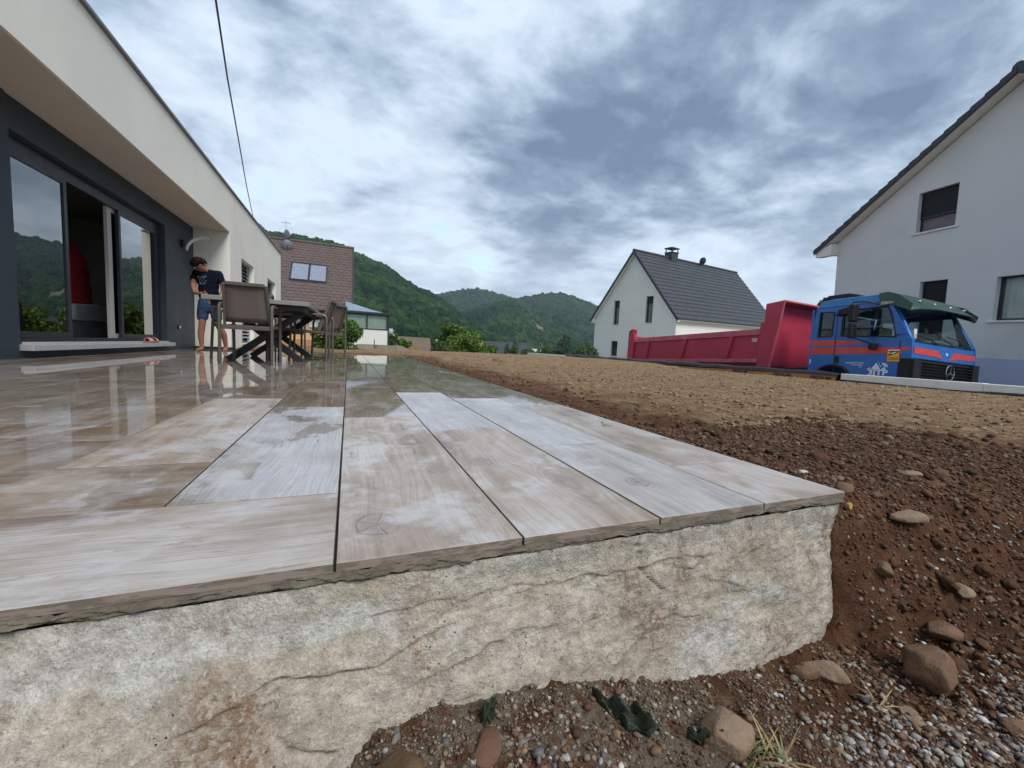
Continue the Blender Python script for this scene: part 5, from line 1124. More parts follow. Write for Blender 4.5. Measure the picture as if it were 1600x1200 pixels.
# ================================================================== GABLED HOUSES
roof_dk = simple('anthracite_roof_tile', (0.045, 0.048, 0.055), 0.55, var=0.25, scale=2.5, spec=0.4)
def gable_house(M_, W_, L_, ze, zr, o_, og, name, label, wall_m, zbot, wins, step, courses=True, verge=False, soffit=white_r, lip=0.035):
    h = thing(name, label, 'house', mat=M_); s = (zr-ze)/(W_/2)
    # gable wall built round its window openings
    zt = 0.22                                    # the roof covering lies this far above the wall plane
    def zroof(x): return (ze + s*min(x, W_-x)) - zt
    xs_ = sorted(set([0.0, W_, W_/2] + [w_[0] for w_ in wins] + [w_[1] for w_ in wins])); mbw = MB()
    for a, b_ in zip(xs_[:-1], xs_[1:]):
        if b_-a < 1e-6: continue
        holes = sorted([(w_[2], w_[3]) for w_ in wins if w_[0] <= a+1e-6 and w_[1] >= b_-1e-6]); z = zbot
        for (h0, h1) in holes: mbw.prism([(a, z), (b_, z), (b_, h0), (a, h0)], 1, 0, 0.34); z = h1
        mbw.prism([(a, z), (b_, z), (b_, zroof(b_)), (a, zroof(a))], 1, 0, 0.34)
    mbw.build('wall', wall_m, h)
    Bx(0, 0.3, 0.342, L_-.342, zbot, zroof(0)).build('wall', wall_m, h); Bx(W_-.3, W_, 0.342, L_-.342, zbot, zroof(0)).build('wall', wall_m, h)
    MB().prism([(0, zbot), (W_, zbot), (W_, zroof(0)), (W_/2, zroof(W_/2)), (0, zroof(0))], 1, L_-.34, L_).build('wall', wall_m, h)
    for sd in (0, 1):
        mx = (lambda x: x) if sd == 0 else (lambda x: W_-x)
        deck = MB().prism([(mx(-o_), ze-o_*s-.19), (mx(-o_), ze-o_*s-.05), (mx(W_/2), zr-.05), (mx(W_/2), zr-.19)], 1, -og+.02, L_+og-.02)
        rf = deck.build('roof', soffit, h)
        n = max(4, int(math.hypot(W_/2+o_, (W_/2+o_)*s)/step)); tl_ = MB(); dx = (W_/2+o_)/n; nrm = Vector((-s, 0, 1)).normalized()
        for k in range(n):
            x0 = -o_-.03 + k*dx; x1 = x0+dx*1.12; z0 = ze+(x0)*s; z1 = ze+(x1)*s
            if k == n-1: x1 = W_/2; z1 = zr
            tl_.prism([(mx(x0), z0-.045), (mx(x0), z0+lip), (mx(x1), z1+.0), (mx(x1), z1-.045)], 1, -og, L_+og)
        if not verge: MB().prism([(mx(-o_-.02), ze-o_*s-.26), (mx(-o_-.02), ze-o_*s+.02), (mx(W_/2), zr+.03), (mx(W_/2), zr-.25)], 1, -og-.05, -og-.003).build('verge_board', roof_dk, rf)
        t_ = tl_.build('roof_tiles', roof_dk, rf); t_['kind'] = 'stuff'
        if verge:
            for k in range(n):
                x0 = -o_-.035 + k*dx; x1 = x0+dx*1.1; z0 = ze+x0*s; z1 = ze+x1*s
                MB().prism([(mx(x0), z0-.15), (mx(x0), z0+.065), (mx(x1), z1+.015), (mx(x1), z1-.15)], 1, -og-.05, -og-.002).build('verge_tile', roof_dk, rf, 0.008)
        MB().prism([(mx(-o_), ze-o_*s-.28), (mx(-o_), ze-o_*s-.10), (mx(0.0), ze-.28), (mx(0.0), ze-o_*s-.28)], 1, -og+.03, 0.0).build('eave_box', soffit, rf)
        MB().tube([(mx(-o_-.05), -og, ze-o_*s-.03), (mx(-o_-.05), L_+og, ze-o_*s-.03)], 0.065, 10).build('gutter', roof_dk, rf)
    MB().tube([(W_/2, -og-.02, zr+.0), (W_/2, L_+og+.02, zr+.0)], 0.13, 10).build('ridge_cap', roof_dk, h)
    for w_ in wins:
        x0, x1, z0, z1 = w_[:4]; kind = w_[4] if len(w_) > 4 else 'plain'; e = 0.05
        f2 = MB(); f2.box(x0, x0+e, .16, .24, z0, z1).box(x1-e, x1, .16, .24, z0, z1).box(x0+e, x1-e, .16, .24, z1-e, z1).box(x0+e, x1-e, .16, .24, z0, z0+e)
        wo = f2.build('window', anth, h); Bx(x0+e, x1-e, .20, .21, z0+e, z1-e).build('pane', glass_far if kind != 'net' else glassmat('curtain_window_glass', (0.92, 0.95, 0.95), 1.3), wo)
        if kind == 'blind' or kind == 'half':
            zb = z0+e if kind == 'blind' else z0+(z1-z0)*0.36
            k = 0; z = z1-0.02
            while z-0.045 > zb: Bx(x0+.01, x1-.01, .12+.004*(k % 2), .14+.004*(k % 2), z-.042, z).build('shutter_slat', black_pl, wo); z -= .048; k += 1
            Bx(x0+.01, x1-.01, .115, .15, z-.05, z-.002).build('shutter_end_bar', anth, wo)
        if kind == 'half': Bx(x0+e, x1-e, .192, .198, z0+e, zb-.02).build('dull_reflection_pane', simple('lilac_grey_reflection', (0.16, 0.13, 0.15), 0.5), wo)  # flat sheet whose colour stands in for a dull reflection in the pane
        if kind == 'net':
            ct = MB(); nn = 60; 
            for i in range(nn):
                t = i/(nn-1); xx = x0+e+(x1-x0-2*e)*t; yy = .26+.02*math.sin(t*70)+.01*math.sin(t*31); ct.v += [(xx, yy, z0+e), (xx, yy, z1-e)]
            for i in range(nn-1): ct.f.append((2*i, 2*i+1, 2*i+3, 2*i+2)); ct.mi.append(0)
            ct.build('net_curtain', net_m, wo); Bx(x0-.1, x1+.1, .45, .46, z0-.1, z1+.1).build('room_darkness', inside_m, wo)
        Bx(x0-.09, x1+.09, -.05, .155, z0-.055, z0-.003).build('window_sill', kerb_m, h, 0.004)
        if kind == 'plain': Bx(x0+e, x1-e, .12, .13, z1-.55, z1-e).build('roller_blind', black_pl, wo)
    return h
def RM(loc, th, lean, tilt): return Matrix.Translation(loc) @ Matrix.Rotation(R(th), 4, 'Z') @ Matrix.Rotation(R(lean), 4, 'Y') @ Matrix.Rotation(R(tilt), 4, 'X')
mid = gable_house(RM((19.86, 31.71, .295), -78.7, .82, 1.25), 8.5, 14.9, 3.29, 8.47, .285, .31, 'gabled_house', 'white gabled house with dark grey roof behind the red truck bed', white_r, -3.0,
    [(2.2, 2.85, 2.5, 4.55, 'plain'), (5.6, 6.3, 2.62, 4.72, 'plain'), (2.13, 2.88, -0.22, 1.08, 'plain')], 0.40, lip=0.085)
chm = thing('chimney', '', None) if False else None
cb = Bx(3.9, 4.6, 4.1, 5.0, 8.0, 8.95).build('chimney', roof_dk, mid)
for a, b_ in ((3.95, 4.15), (4.6, 4.15), (3.95, 4.95), (4.55, 4.95)): Bx(a, a+.06, b_-.05, b_+.02, 8.952, 9.25).build('chimney_post', roof_dk, cb)
Bx(3.86, 4.68, 4.0, 5.06, 9.252, 9.32).build('chimney_cap', roof_dk, cb); Bx(3.84, 4.66, 4.04, 5.06, 8.90, 8.948).build('chimney_band', roof_dk, cb)
MB().lathe([(0, -.02), (.25, .02), (.34, .10), (.33, .11), (.24, .04), (0, 0)], (4.6, 8.6, 8.75), 18, 1).build('satellite_dish', roof_dk, mid)

rh = gable_house(RM((16.37, 9.65, .494), -101.9, 1.27, 3.7), 9.6, 11.0, 4.646, 7.709, .637, .34, 'large_house', 'tall pale grey gabled house at the right edge behind the truck cab', grey_r, -2.5,
    [(2.59, 3.61, 4.15, 5.36, 'half'), (2.88, 3.60, 0.75, 2.60, 'blind'), (4.71, 6.5, 1.33, 2.51, 'net'), (5.14, 6.3, -0.75, -0.04, 'blind')], 0.33, verge=True)
Bx(-.004, 9.604, -.012, -.001, -2.5, 0.29).build('blue_plinth_left', blue_r, rh).name = 'plinth'
Bx(-0.03, 0.0, -.02, 0.3, -2.5, -2.4).build('plinth_foot', blue_r, rh)

# ---- brown roofed house beyond the terrace
br_tile = simple('brown_roof_tile', (0.12, 0.088, 0.080), 0.8, var=0.15, scale=3.5, spec=0.25, dirt=((0.15, 0.115, 0.10), 0.5))
br_trim = simple('brown_fascia', (0.12, 0.055, 0.035), 0.7); yel_r = simple('apricot_render', (0.66, 0.44, 0.22), 0.9, var=0.05, spec=.2); or_r = simple('terracotta_plinth', (0.50, 0.24, 0.11), 0.9, var=0.06, spec=.2)
slate_b = simple('blue_grey_sheet_roof', (0.20, 0.27, 0.34), 0.5, var=0.1, scale=2); stained = simple('stained_grey_wall', (0.27, 0.25, 0.22), 0.9, var=0.2, scale=2.5, dirt=((0.16, 0.15, 0.13), 0.6))
bh = thing('brown_roof_house', 'apricot house with a steep brown tiled roof and a twin skylight beyond the terrace', 'house', (0, 0, 0))
Bx(-13, -1.35, 24.4, 31.5, 0.22, 1.98).build('wall', yel_r, bh); Bx(-13.02, -1.33, 24.37, 31.5, -2.0, 0.22).build('plinth', or_r, bh)
Bx(-5.6, -4.3, 24.33, 24.39, 0.75, 1.6).build('window', white_pl, bh); Bx(-3.2, -2.3, 24.33, 24.39, 0.9, 1.5).build('window', white_pl, bh)
rY0, rZ0, rY1, rZ1 = 23.9, 1.93, 28.0, 6.12; sl = (rZ1-rZ0)/(rY1-rY0)
rfb = MB().prism([(rY0, rZ0-.18), (rY0, rZ0-.03), (rY1, rZ1-.03), (rY1+4.1, rZ0-.03), (rY1+4.1, rZ0-.18), (rY1, rZ1-.22)], 0, -13.2, -1.02).build('roof', br_trim, bh)
sk = (-4.25, -2.42, 25.36, 26.44)
tl2 = MB(); rows = 23; rnd = random.Random(9); wt = 0.33; dY = (rY1-rY0)/rows
for k in range(rows):
    ya = rY0-.04+k*dY; yb2 = ya+dY*1.15; za = rZ0+(ya-rY0)*sl; zb2 = rZ0+(yb2-rY0)*sl
    x = -13.2 - (wt/2 if k % 2 else 0)
    while x < -1.02:
        x1 = min(x+wt-.014, -1.0); 
        if x1-x > .03 and x > -9.5 and not (x > sk[0] and x1 < sk[1] and ya > sk[2] and yb2 < sk[3]):
            j = rnd.uniform(-.008, .008)
            xm_ = (x+x1)/2
            tl2.add([(x, ya, za-.02), (xm_, ya, za+.018+j), (x1, ya, za-.02), (x, ya, za+.045+j), (xm_, ya, za+.065+j), (x1, ya, za+.045+j), (x, yb2, zb2-.0), (xm_, yb2, zb2+.012), (x1, yb2, zb2-.0)], [(0, 1, 4, 3), (1, 2, 5, 4), (3, 4, 7, 6), (4, 5, 8, 7)])
        x += wt
t_ = tl2.build('roof_tiles', br_tile, rfb); t_['kind'] = 'stuff'
MB().prism([(rY0-.05, rZ0-.22), (rY0-.05, rZ0+.06), (rY1, rZ1+.08), (rY1, rZ1-.22)], 0, -1.018, -0.93).build('verge_board', anth, rfb)
MB().tube([(-13.2, rY0-.1, rZ0-.08), (-0.95, rY0-.1, rZ0-.08)], 0.07, 8).build('gutter', br_trim, rfb); MB().tube([(-13.2, rY1, rZ1+.02), (-0.95, rY1, rZ1+.02)], 0.10, 8).build('ridge_cap', br_tile, rfb)
def onroof(y, dz=0.0): return rZ0+(y-rY0)*sl+dz
skl = MB(); 
for (a, b_) in ((sk[0], -3.355), (-3.315, sk[1])):
    MB().add([(a+.04, sk[2]+.05, onroof(sk[2]+.05, .10)), (b_-.03, sk[2]+.05, onroof(sk[2]+.05, .10)), (b_-.03, sk[3]-.05, onroof(sk[3]-.05, .10)), (a+.04, sk[3]-.05, onroof(sk[3]-.05, .10))], [(0, 1, 2, 3)]).build('skylight_pane', simple('skylight_glass', (0.22, 0.25, 0.31), 0.25, spec=0.6), rfb)
skl.beam((sk[0], sk[2], onroof(sk[2], .06)), (sk[0], sk[3], onroof(sk[3], .06)), .07, .10).beam((sk[1], sk[2], onroof(sk[2], .06)), (sk[1], sk[3], onroof(sk[3], .06)), .07, .10).beam((sk[0], sk[2], onroof(sk[2], .06)), (sk[1], sk[2], onroof(sk[2], .06)), .09, .10).beam((sk[0], sk[3], onroof(sk[3], .06)), (sk[1], sk[3], onroof(sk[3], .06)), .09, .12).beam((-3.335, sk[2], onroof(sk[2], .07)), (-3.335, sk[3], onroof(sk[3], .07)), .04, .08)
skl.build('skylight_frame', anth, rfb)
def dish(x, y, z, r_, lab, rz):
    t = thing('satellite_dish', lab, 'satellite dish', (x, y, z), rz, 'satellite dishes on the brown roof')
    MB().lathe([(0, 0), (.5*r_, .04*r_), (.8*r_, .13*r_), (r_, .26*r_), (r_, .30*r_), (.78*r_, .17*r_), (0, .03*r_)], (0, 0, 0), 22, 1).build('bowl', simple('dish_grey', (0.11, 0.12, 0.14), 0.5), t, smooth=True)
    MB().tube([(0, 0.0, -r_*.9), (0, -r_*.9, -r_*.25)], .018, 5).build('feed_arm', anth, t); MB().tube([(0, .06, 0.0), (0.0, .15, -r_*1.3)], .025, 6).build('bracket', anth, t)
dish(-4.55, 27.3, 6.30, .30, 'upper satellite dish by the ridge of the brown roof', R(65)); dish(-4.60, 27.2, 5.72, .30, 'lower satellite dish on the brown roof, facing the terrace', R(10))
an = thing('tv_antenna', 'thin television antenna mast above the brown roof', 'antenna', (-4.72, 27.6, 5.6))
MB().tube([(0, 0, 0), (0, 0, 1.55)], .02, 5).build('mast', alu, an); ae = MB().tube([(-.25, 0, 1.45), (.25, 0, 1.45)], .012, 4)
for k in range(5): ae.tube([(-.2+.1*k, -.16, 1.45), (-.2+.1*k, .16, 1.45)], .008, 4)
ae.build('aerial', alu, an)
# veranda
ve = thing('veranda', 'glazed veranda with blinds and a blue grey roof beside the brown roofed house', 'veranda', (0, 0, 0))
Bx(-1.32, 0.80, 22.0, 24.3, -1.5, 0.90).build('wall', white_r, ve)
fv = MB(); z0, z1 = 0.905, 1.70
for x in (-1.32, -0.335, 0.66): fv.box(x, x+.06, 21.98, 22.06, z0, z1)
fv.box(-1.26, 0.66, 21.98, 22.06, z1-.06, z1).box(-1.26, 0.66, 21.98, 22.06, z0, z0+.05); fv.box(0.725, 0.80, 21.97, 22.05, -0.2, z1); wv_ = fv.build('window_frame', anth, ve)
for a, b_ in ((-1.26, -0.335), (-0.275, 0.66)):
    Bx(a, b_, 22.02, 22.03, z0+.05, z1-.06).build('pane', glassmat('veranda_glass', (0.9, 0.95, 0.92), 1.3), wv_)
    n = 16; 
    for k in range(n):
        xa = a+(b_-a)*k/n; Bx(xa+.003, xa+(b_-a)/n-.003, 22.10+.01*(k % 2), 22.11+.01*(k % 2), z0+.05, z1-.06).build('blind_strip', net_m, wv_)
MB().add([(-1.36, 21.9, 1.72), (0.88, 21.9, 1.72), (0.88, 24.3, 1.80), (-1.36, 24.3, 2.38), (-1.36, 21.9, 1.84), (0.88, 21.9, 1.80), (0.88, 24.3, 1.86), (-1.36, 24.3, 2.46)], [(3, 2, 1, 0), (4, 5, 6, 7), (0, 1, 5, 4), (1, 2, 6, 5), (2, 3, 7, 6), (3, 0, 4, 7)]).build('roof', [slate_b], ve)
Bx(-1.38, 0.90, 21.86, 21.895, 1.70, 1.80).build('gutter', anth, ve)
lgw = tag(Bx(-0.85, 0.95, 19.9, 20.1, -1.5, 0.15).build('retaining_wall', stained), 'stained grey retaining wall in front of the white veranda wall', 'wall')
tag(MB().prism([(0.96, -1.5), (0.96, 0.17), (1.25, 0.14), (2.6, -0.45), (2.6, -1.5)], 1, 19.85, 20.1).build('ramp_wall', stained), 'sloping grey wall falling away right of the veranda', 'wall')
pf_ = thing('fence_posts', 'two short dark posts standing before the retaining wall', 'posts', (0, 0, 0)); MB().tube([(-0.10, 19.0, -.6), (-0.10, 19.0, .38)], .02, 5).build('post', black_pl, pf_); MB().tube([(-0.04, 19.0, -.6), (-0.02, 19.0, .12)], .02, 5).build('post', black_pl, pf_)

# ---- far village roofs
def far_house(x, y, w_, d_, zb, ze, zr, col, label, ridge_x=True, rz=0.0, wall=(0.5, 0.46, 0.40)):
    h = thing('village_house', label, 'house', (x, y, 0), rz); wm = simple('far_wall', wall, 0.9, spec=.2); rm_ = simple('far_roof', col, 0.8, var=0.2, scale=1.5, spec=.2)
    Bx(-w_/2+.3, w_/2-.3, -d_/2+.3, d_/2-.3, zb, ze).build('wall', wm, h)
    MB().prism([(-d_/2, ze), (0, zr), (d_/2, ze), (d_/2, ze-.15), (0, zr-.15), (-d_/2, ze-.15)], 0, -w_/2, w_/2).build('roof', rm_, h)
    MB().prism([(-d_/2+.3, ze-.15), (0, zr-.2), (d_/2-.3, ze-.15)], 0, -w_/2+.3, w_/2-.3).build('gable', wm, h)
far_house(6.2, 52, 4.5, 7, -4, -.9, 1.05, (0.15, 0.11, 0.085), 'distant house with a brown roof just right of the veranda', rz=R(-6))
far_house(12.6, 50, 7.5, 8, -4, -1.0, 0.95, (0.20, 0.15, 0.12), 'distant house with a wide faded brown roof behind the small trees', rz=R(-8))
far_house(17.7, 48, 5.6, 8, -4, -1.3, 1.0, (0.055, 0.058, 0.068), 'distant house with an anthracite roof right of the green trees', rz=R(-14))
far_house(2.4, 60, 4.5, 6, -4, .6, 2.2, (0.30, 0.33, 0.36), 'small distant shed with a pale grey roof beside the veranda', rz=R(2))
far_house(37, 78, 5, 5, -5, -1.2, .3, (0.45, 0.45, 0.45), 'far pale building low behind the garden wall', rz=R(-20), wall=(.6, .6, .58))

# ================================================================== FOLIAGE
def leafmat(name, c1, c2, c3, tr=0.25):
    m, nt, b = newmat(name); geo = nt.new('ShaderNodeNewGeometry'); oi = nt.new('ShaderNodeObjectInfo')
    n = nt.noise(geo.outputs['Position'], 1.6, 3.0); rn = geo.outputs['Random Per Island']
    nt.set(b, 'Base Color', nt.ramp(nt.math('ADD', nt.math('MULTIPLY', n, 0.5), nt.math('MULTIPLY', rn, 0.5)), [(0.2, c1), (0.5, c2), (0.8, c3)]))
    b.inputs['Roughness'].default_value = 0.6; b.inputs['Specular IOR Level'].default_value = 0.3
    b.inputs['Transmission Weight'].default_value = 0.0
    return m
lf_bright = leafmat('bright_leaves', (0.045, 0.085, 0.012), (0.085, 0.15, 0.018), (0.13, 0.20, 0.03))
lf_mid = leafmat('mid_leaves', (0.025, 0.055, 0.014), (0.05, 0.095, 0.022), (0.085, 0.14, 0.03))
lf_bushy = leafmat('bush_leaves', (0.03, 0.07, 0.012), (0.06, 0.12, 0.018), (0.10, 0.17, 0.03))
lf_dark = leafmat('conifer_needles', (0.010, 0.022, 0.014), (0.018, 0.038, 0.020), (0.03, 0.055, 0.03))
lf_yel = leafmat('yellow_flowers', (0.30, 0.22, 0.02), (0.45, 0.28, 0.02), (0.5, 0.36, 0.05))
bark = simple('bark', (0.09, 0.07, 0.05), 0.9, var=0.3, scale=12)
def leaf_cloud(rng, clumps, n, size):
    # clumps: (cx,cy,cz,rx,ry,rz); returns verts, quads
    w_ = np.array([c_[3]*c_[4]*c_[5] for c_ in clumps])**0.7; w_ /= w_.sum(); idx = rng.choice(len(clumps), n, p=w_); cc = np.array(clumps)[idx]
    u = rng.normal(size=(n, 3)); u /= np.linalg.norm(u, axis=1)[:, None]; r_ = rng.uniform(0.55, 1.08, n)**0.6
    ctr = cc[:, :3] + u*cc[:, 3:]*r_[:, None]
    nrm = u*0.8 + rng.normal(size=(n, 3))*0.7; nrm /= np.linalg.norm(nrm, axis=1)[:, None]
    a = np.cross(nrm, rng.normal(size=(n, 3))); a /= np.linalg.norm(a, axis=1)[:, None]; b_ = np.cross(nrm, a); s = size*rng.uniform(0.6, 1.3, n)
    q = np.stack([-a*1.0, -b_*0.55, a*1.0, b_*0.55], 1)*s[:, None, None] + ctr[:, None]
    return q.reshape(-1, 3), np.arange(n*4).reshape(-1, 4)
def tree(x, y, zb, h, wr, label, mat, n=2600, size=.09, name='tree', cat='tree', conifer=False, seed=0, group=None, trunk=0.35):
    r_ = np.random.default_rng(seed); t = thing(name, label, cat, (x, y, zb), 0, group); cl_ = []
    if conifer:
        for k in range(26):
            f_ = k/25; zz_ = h*(0.08+0.90*f_); rad = wr*(1-f_)**0.85*0.95+.03
            for j in range(max(2, int(7*(1-f_)))): an_ = r_.uniform(0, 6.28); cl_.append((math.cos(an_)*rad*.6, math.sin(an_)*rad*.6, zz_, rad*.5, rad*.5, h*.035))
    else:
        for k in range(16):
            an_ = r_.uniform(0, 6.28); ph = r_.uniform(-.6, 1); rad = wr*.62*math.sqrt(max(0.05, 1-ph*ph*.8)); cl_.append((math.cos(an_)*rad, math.sin(an_)*rad, h*(trunk+(1-trunk)*(.5+.42*ph)), wr*r_.uniform(.26, .46), wr*r_.uniform(.26, .46), h*(1-trunk)*r_.uniform(.13, .22)))
    V_, F_ = leaf_cloud(r_, cl_, n, size); np_mesh('crown', V_, F_, mat, False, parent=t)
    tk_ = MB(); tk_.tube([(0, 0, -.3), (.02*h, 0, h*.3), (0, .02*h, h*.6), (0, 0, h*.92)], [h*.035, h*.028, h*.018, h*.005], 7)
    for k in range(5):
        c_ = cl_[(k*3) % len(cl_)]; tk_.tube([(0, 0, h*(.25+.1*k)), (c_[0]*.8, c_[1]*.8, c_[2])], [h*.014, h*.004], 5)
    tk_.build('trunk', bark, t); return t
def at(az_, r_): return (-1.185+r_*math.sin(R(az_)), -0.614+r_*math.cos(R(az_)))
tree(-1.50, 13.0, -.35, 1.30, .74, 'rounded green bush at the far end of the terrace beside the veranda', lf_bushy, 11000, .042, 'bush', 'bush', seed=1, trunk=0.02)
x, y = at(14.1, 34); tree(x, y, -1.9, 3.75, 1.75, 'bright green round tree standing highest in the garden behind the plot', lf_bright, 5200, .12, seed=2, trunk=.3)
x, y = at(15.6, 24); tree(x, y, -1.4, 2.35, 1.35, 'bushy mid green tree just right of the bright round tree', lf_bright, 4800, .08, seed=3, trunk=.15)
x, y = at(12.2, 26); tree(x, y, -1.4, 1.85, .8, 'slim open shrub between the faded brown roof and the bright tree', lf_mid, 1500, .07, 'shrub', 'shrub', seed=4, trunk=.2)
x, y = at(18.2, 27); tree(x, y, -1.5, 1.85, 1.1, 'low bright shrub left of the anthracite roof', lf_bright, 3000, .08, 'shrub', 'shrub', seed=5, trunk=.1)
x, y = at(8.3, 22); tree(x, y, -1.0, 1.05, .45, 'yellow flowering shrub at the far edge of the plot', lf_yel, 1600, .045, 'flowering_shrub', 'shrub', seed=6, trunk=.1)
x, y = at(7.2, 24); tree(x, y, -1.0, 1.40, .55, 'green shrub with yellow blossom left of the flowering shrub', lf_bright, 1800, .06, 'shrub', 'shrub', seed=7, trunk=.1)
x, y = at(5.9, 30); tree(x, y, -1.0, 1.9, .9, 'loose green bush right behind the veranda corner', lf_mid, 2200, .08, 'bush', 'bush', seed=17, trunk=.1)
x, y = at(29.2, 34); tree(x, y, -2.0, 3.75, 2.5, 'dark conifer standing left of the white gabled house', lf_dark, 6500, .085, 'conifer', 'tree', True, seed=8)
x, y = at(32.2, 33); tree(x, y, -2.0, 2.75, 1.0, 'brownish green shrub touching the left side of the white gabled house', lf_mid, 3200, .09, 'shrub', 'shrub', seed=9, trunk=.1)
x, y = at(24.6, 38); tree(x, y, -2.0, 2.3, 1.3, 'low rounded hedge bush behind the left end of the garden wall', lf_mid, 3200, .09, 'bush', 'bush', seed=10, trunk=.1)
x, y = at(21.8, 42); tree(x, y, -2.5, 3.4, .9, 'slender dark green tree right of the anthracite roof', lf_mid, 2600, .10, seed=11, trunk=.2)
x, y = at(26.9, 60); tree(x, y, -3.0, 3.8, 1.8, 'far green tree between the garden wall and the conifer', lf_mid, 2200, .14, seed=12, trunk=.2)
x, y = at(59.6, 23); tree(x, y, -1.5, 4.75, .8, 'tree crown peeping out between the red headboard and the tall grey house', lf_mid, 3400, .10, seed=13, trunk=.3)

# ================================================================== GROUND AND HILLS
gr_m = simple('meadow', (0.06, 0.085, 0.03), 0.95, var=0.3, scale=0.4, spec=.1)
gnd = MB(); gnd.add([(-1500, -1500, -2.6), (2500, -1500, -2.6), (2500, 3000, -2.6), (-1500, 3000, -2.6)], [(0, 1, 2, 3)]); g_ = gnd.build('ground', gr_m); g_['kind'] = 'structure'
pv = Bx(9.0, 40, -10, 60, -2.55, -1.6).build('yard', simple('yard_gravel', (0.22, 0.2, 0.17), 0.95, scale=1)); pv['kind'] = 'structure'
lawn = Bx(-9, 8.4, 14.2, 60, -2.55, -1.25).build('lawn', gr_m); lawn['kind'] = 'structure'

forest_m, nt, b = newmat('forest_canopy'); geo = nt.new('ShaderNodeNewGeometry'); oi = nt.new('ShaderNodeObjectInfo')
nrand = nt.new('ShaderNodeAttribute', attribute_type='INSTANCER', attribute_name='shade')
nn = nt.ramp(nt.noise(geo.outputs['Position'], 0.016, 5.0, 0.65), [(0.3, 0.0), (0.7, 1.0)])
c = nt.ramp(nt.math('ADD', nt.math('MULTIPLY', nn, 0.55), nt.math('MULTIPLY', nrand.outputs['Fac'], 0.45)), [(0.20, (0.008, 0.024, 0.014)), (0.42, (0.020, 0.048, 0.020)), (0.60, (0.030, 0.068, 0.024)), (0.80, (0.062, 0.108, 0.032))])
nt.set(b, 'Base Color', c); b.inputs['Roughness'].default_value = 0.9; b.inputs['Specular IOR Level'].default_value = 0.1
nt.set(b, 'Normal', nt.bump(nt.noise(geo.outputs['Position'], 0.9, 4.0, 0.7), 0.9, 1.2))
under_m = simple('forest_floor', (0.018, 0.032, 0.014), 1.0, var=0.4, scale=0.03, spec=0.05)
rock_m = simple('bare_hillside', (0.20, 0.165, 0.115), 1.0, var=0.4, scale=0.08, spec=0.05)

def crowns(obj, density, size, seed):
    ng = bpy.data.node_groups.new('tree_crowns', 'GeometryNodeTree'); ng.interface.new_socket('Geometry', in_out='INPUT', socket_type='NodeSocketGeometry'); ng.interface.new_socket('Geometry', in_out='OUTPUT', socket_type='NodeSocketGeometry')
    N = ng.nodes; Lk = ng.links; gi = N.new('NodeGroupInput'); go = N.new('NodeGroupOutput')
    ds = N.new('GeometryNodeDistributePointsOnFaces'); ds.distribute_method = 'RANDOM'; ds.inputs['Density'].default_value = density; ds.inputs['Seed'].default_value = seed
    wm = N.new('GeometryNodeInputNamedAttribute'); wm.data_type = 'FLOAT'; wm.inputs[0].default_value = 'wood'
    ml = N.new('ShaderNodeMath'); ml.operation = 'MULTIPLY'; ml.inputs[1].default_value = density; Lk.new(wm.outputs[0], ml.inputs[0]); Lk.new(ml.outputs[0], ds.inputs['Density'])
    ic = N.new('GeometryNodeMeshIcoSphere'); ic.inputs['Radius'].default_value = 1.0; ic.inputs['Subdivisions'].default_value = 4
    sp = N.new('GeometryNodeSetPosition'); nz = N.new('ShaderNodeTexNoise'); nz.inputs['Scale'].default_value = 1.7; nz.inputs['Detail'].default_value = 4.0; nz.inputs['Roughness'].default_value = 0.7
    nrm = N.new('GeometryNodeInputNormal'); sb = N.new('ShaderNodeMath'); sb.operation = 'SUBTRACT'; sb.inputs[1].default_value = 0.5; m2 = N.new('ShaderNodeMath'); m2.operation = 'MULTIPLY'; m2.inputs[1].default_value = 1.3
    vm = N.new('ShaderNodeVectorMath'); vm.operation = 'SCALE'
    Lk.new(nz.outputs[0], sb.inputs[0]); Lk.new(sb.outputs[0], m2.inputs[0]); Lk.new(nrm.outputs[0], vm.inputs[0]); Lk.new(m2.outputs[0], vm.inputs[3]); Lk.new(ic.outputs[0], sp.inputs['Geometry']); Lk.new(vm.outputs[0], sp.inputs['Offset'])
    sm = N.new('GeometryNodeSetMaterial'); sm.inputs['Material'].default_value = forest_m; Lk.new(sp.outputs[0], sm.inputs[0])
    io = N.new('GeometryNodeInstanceOnPoints'); Lk.new(gi.outputs[0], ds.inputs['Mesh']); Lk.new(ds.outputs['Points'], io.inputs['Points']); Lk.new(sm.outputs[0], io.inputs['Instance'])
    rv = N.new('FunctionNodeRandomValue'); rv.data_type = 'FLOAT_VECTOR'; rv.inputs[0].default_value = (-.25, -.25, 0); rv.inputs[1].default_value = (.25, .25, 6.28)
    rs = N.new('FunctionNodeRandomValue'); rs.data_type = 'FLOAT_VECTOR'; rs.inputs[0].default_value = (size*.45, size*.45, size*.55); rs.inputs[1].default_value = (size*.95, size*.95, size*1.45)
    Lk.new(rv.outputs[0], io.inputs['Rotation']); Lk.new(rs.outputs[0], io.inputs['Scale'])
    sa = N.new('GeometryNodeStoreNamedAttribute'); sa.domain = 'INSTANCE'; sa.data_type = 'FLOAT'; sa.inputs['Name'].default_value = 'shade'
    r3 = N.new('FunctionNodeRandomValue'); r3.data_type = 'FLOAT'; Lk.new(io.outputs[0], sa.inputs['Geometry']); Lk.new(r3.outputs[1], sa.inputs['Value'])
    Lk.new(sa.outputs[0], go.inputs[0])
    md = obj.modifiers.new('crowns', 'NODES'); md.node_group = ng
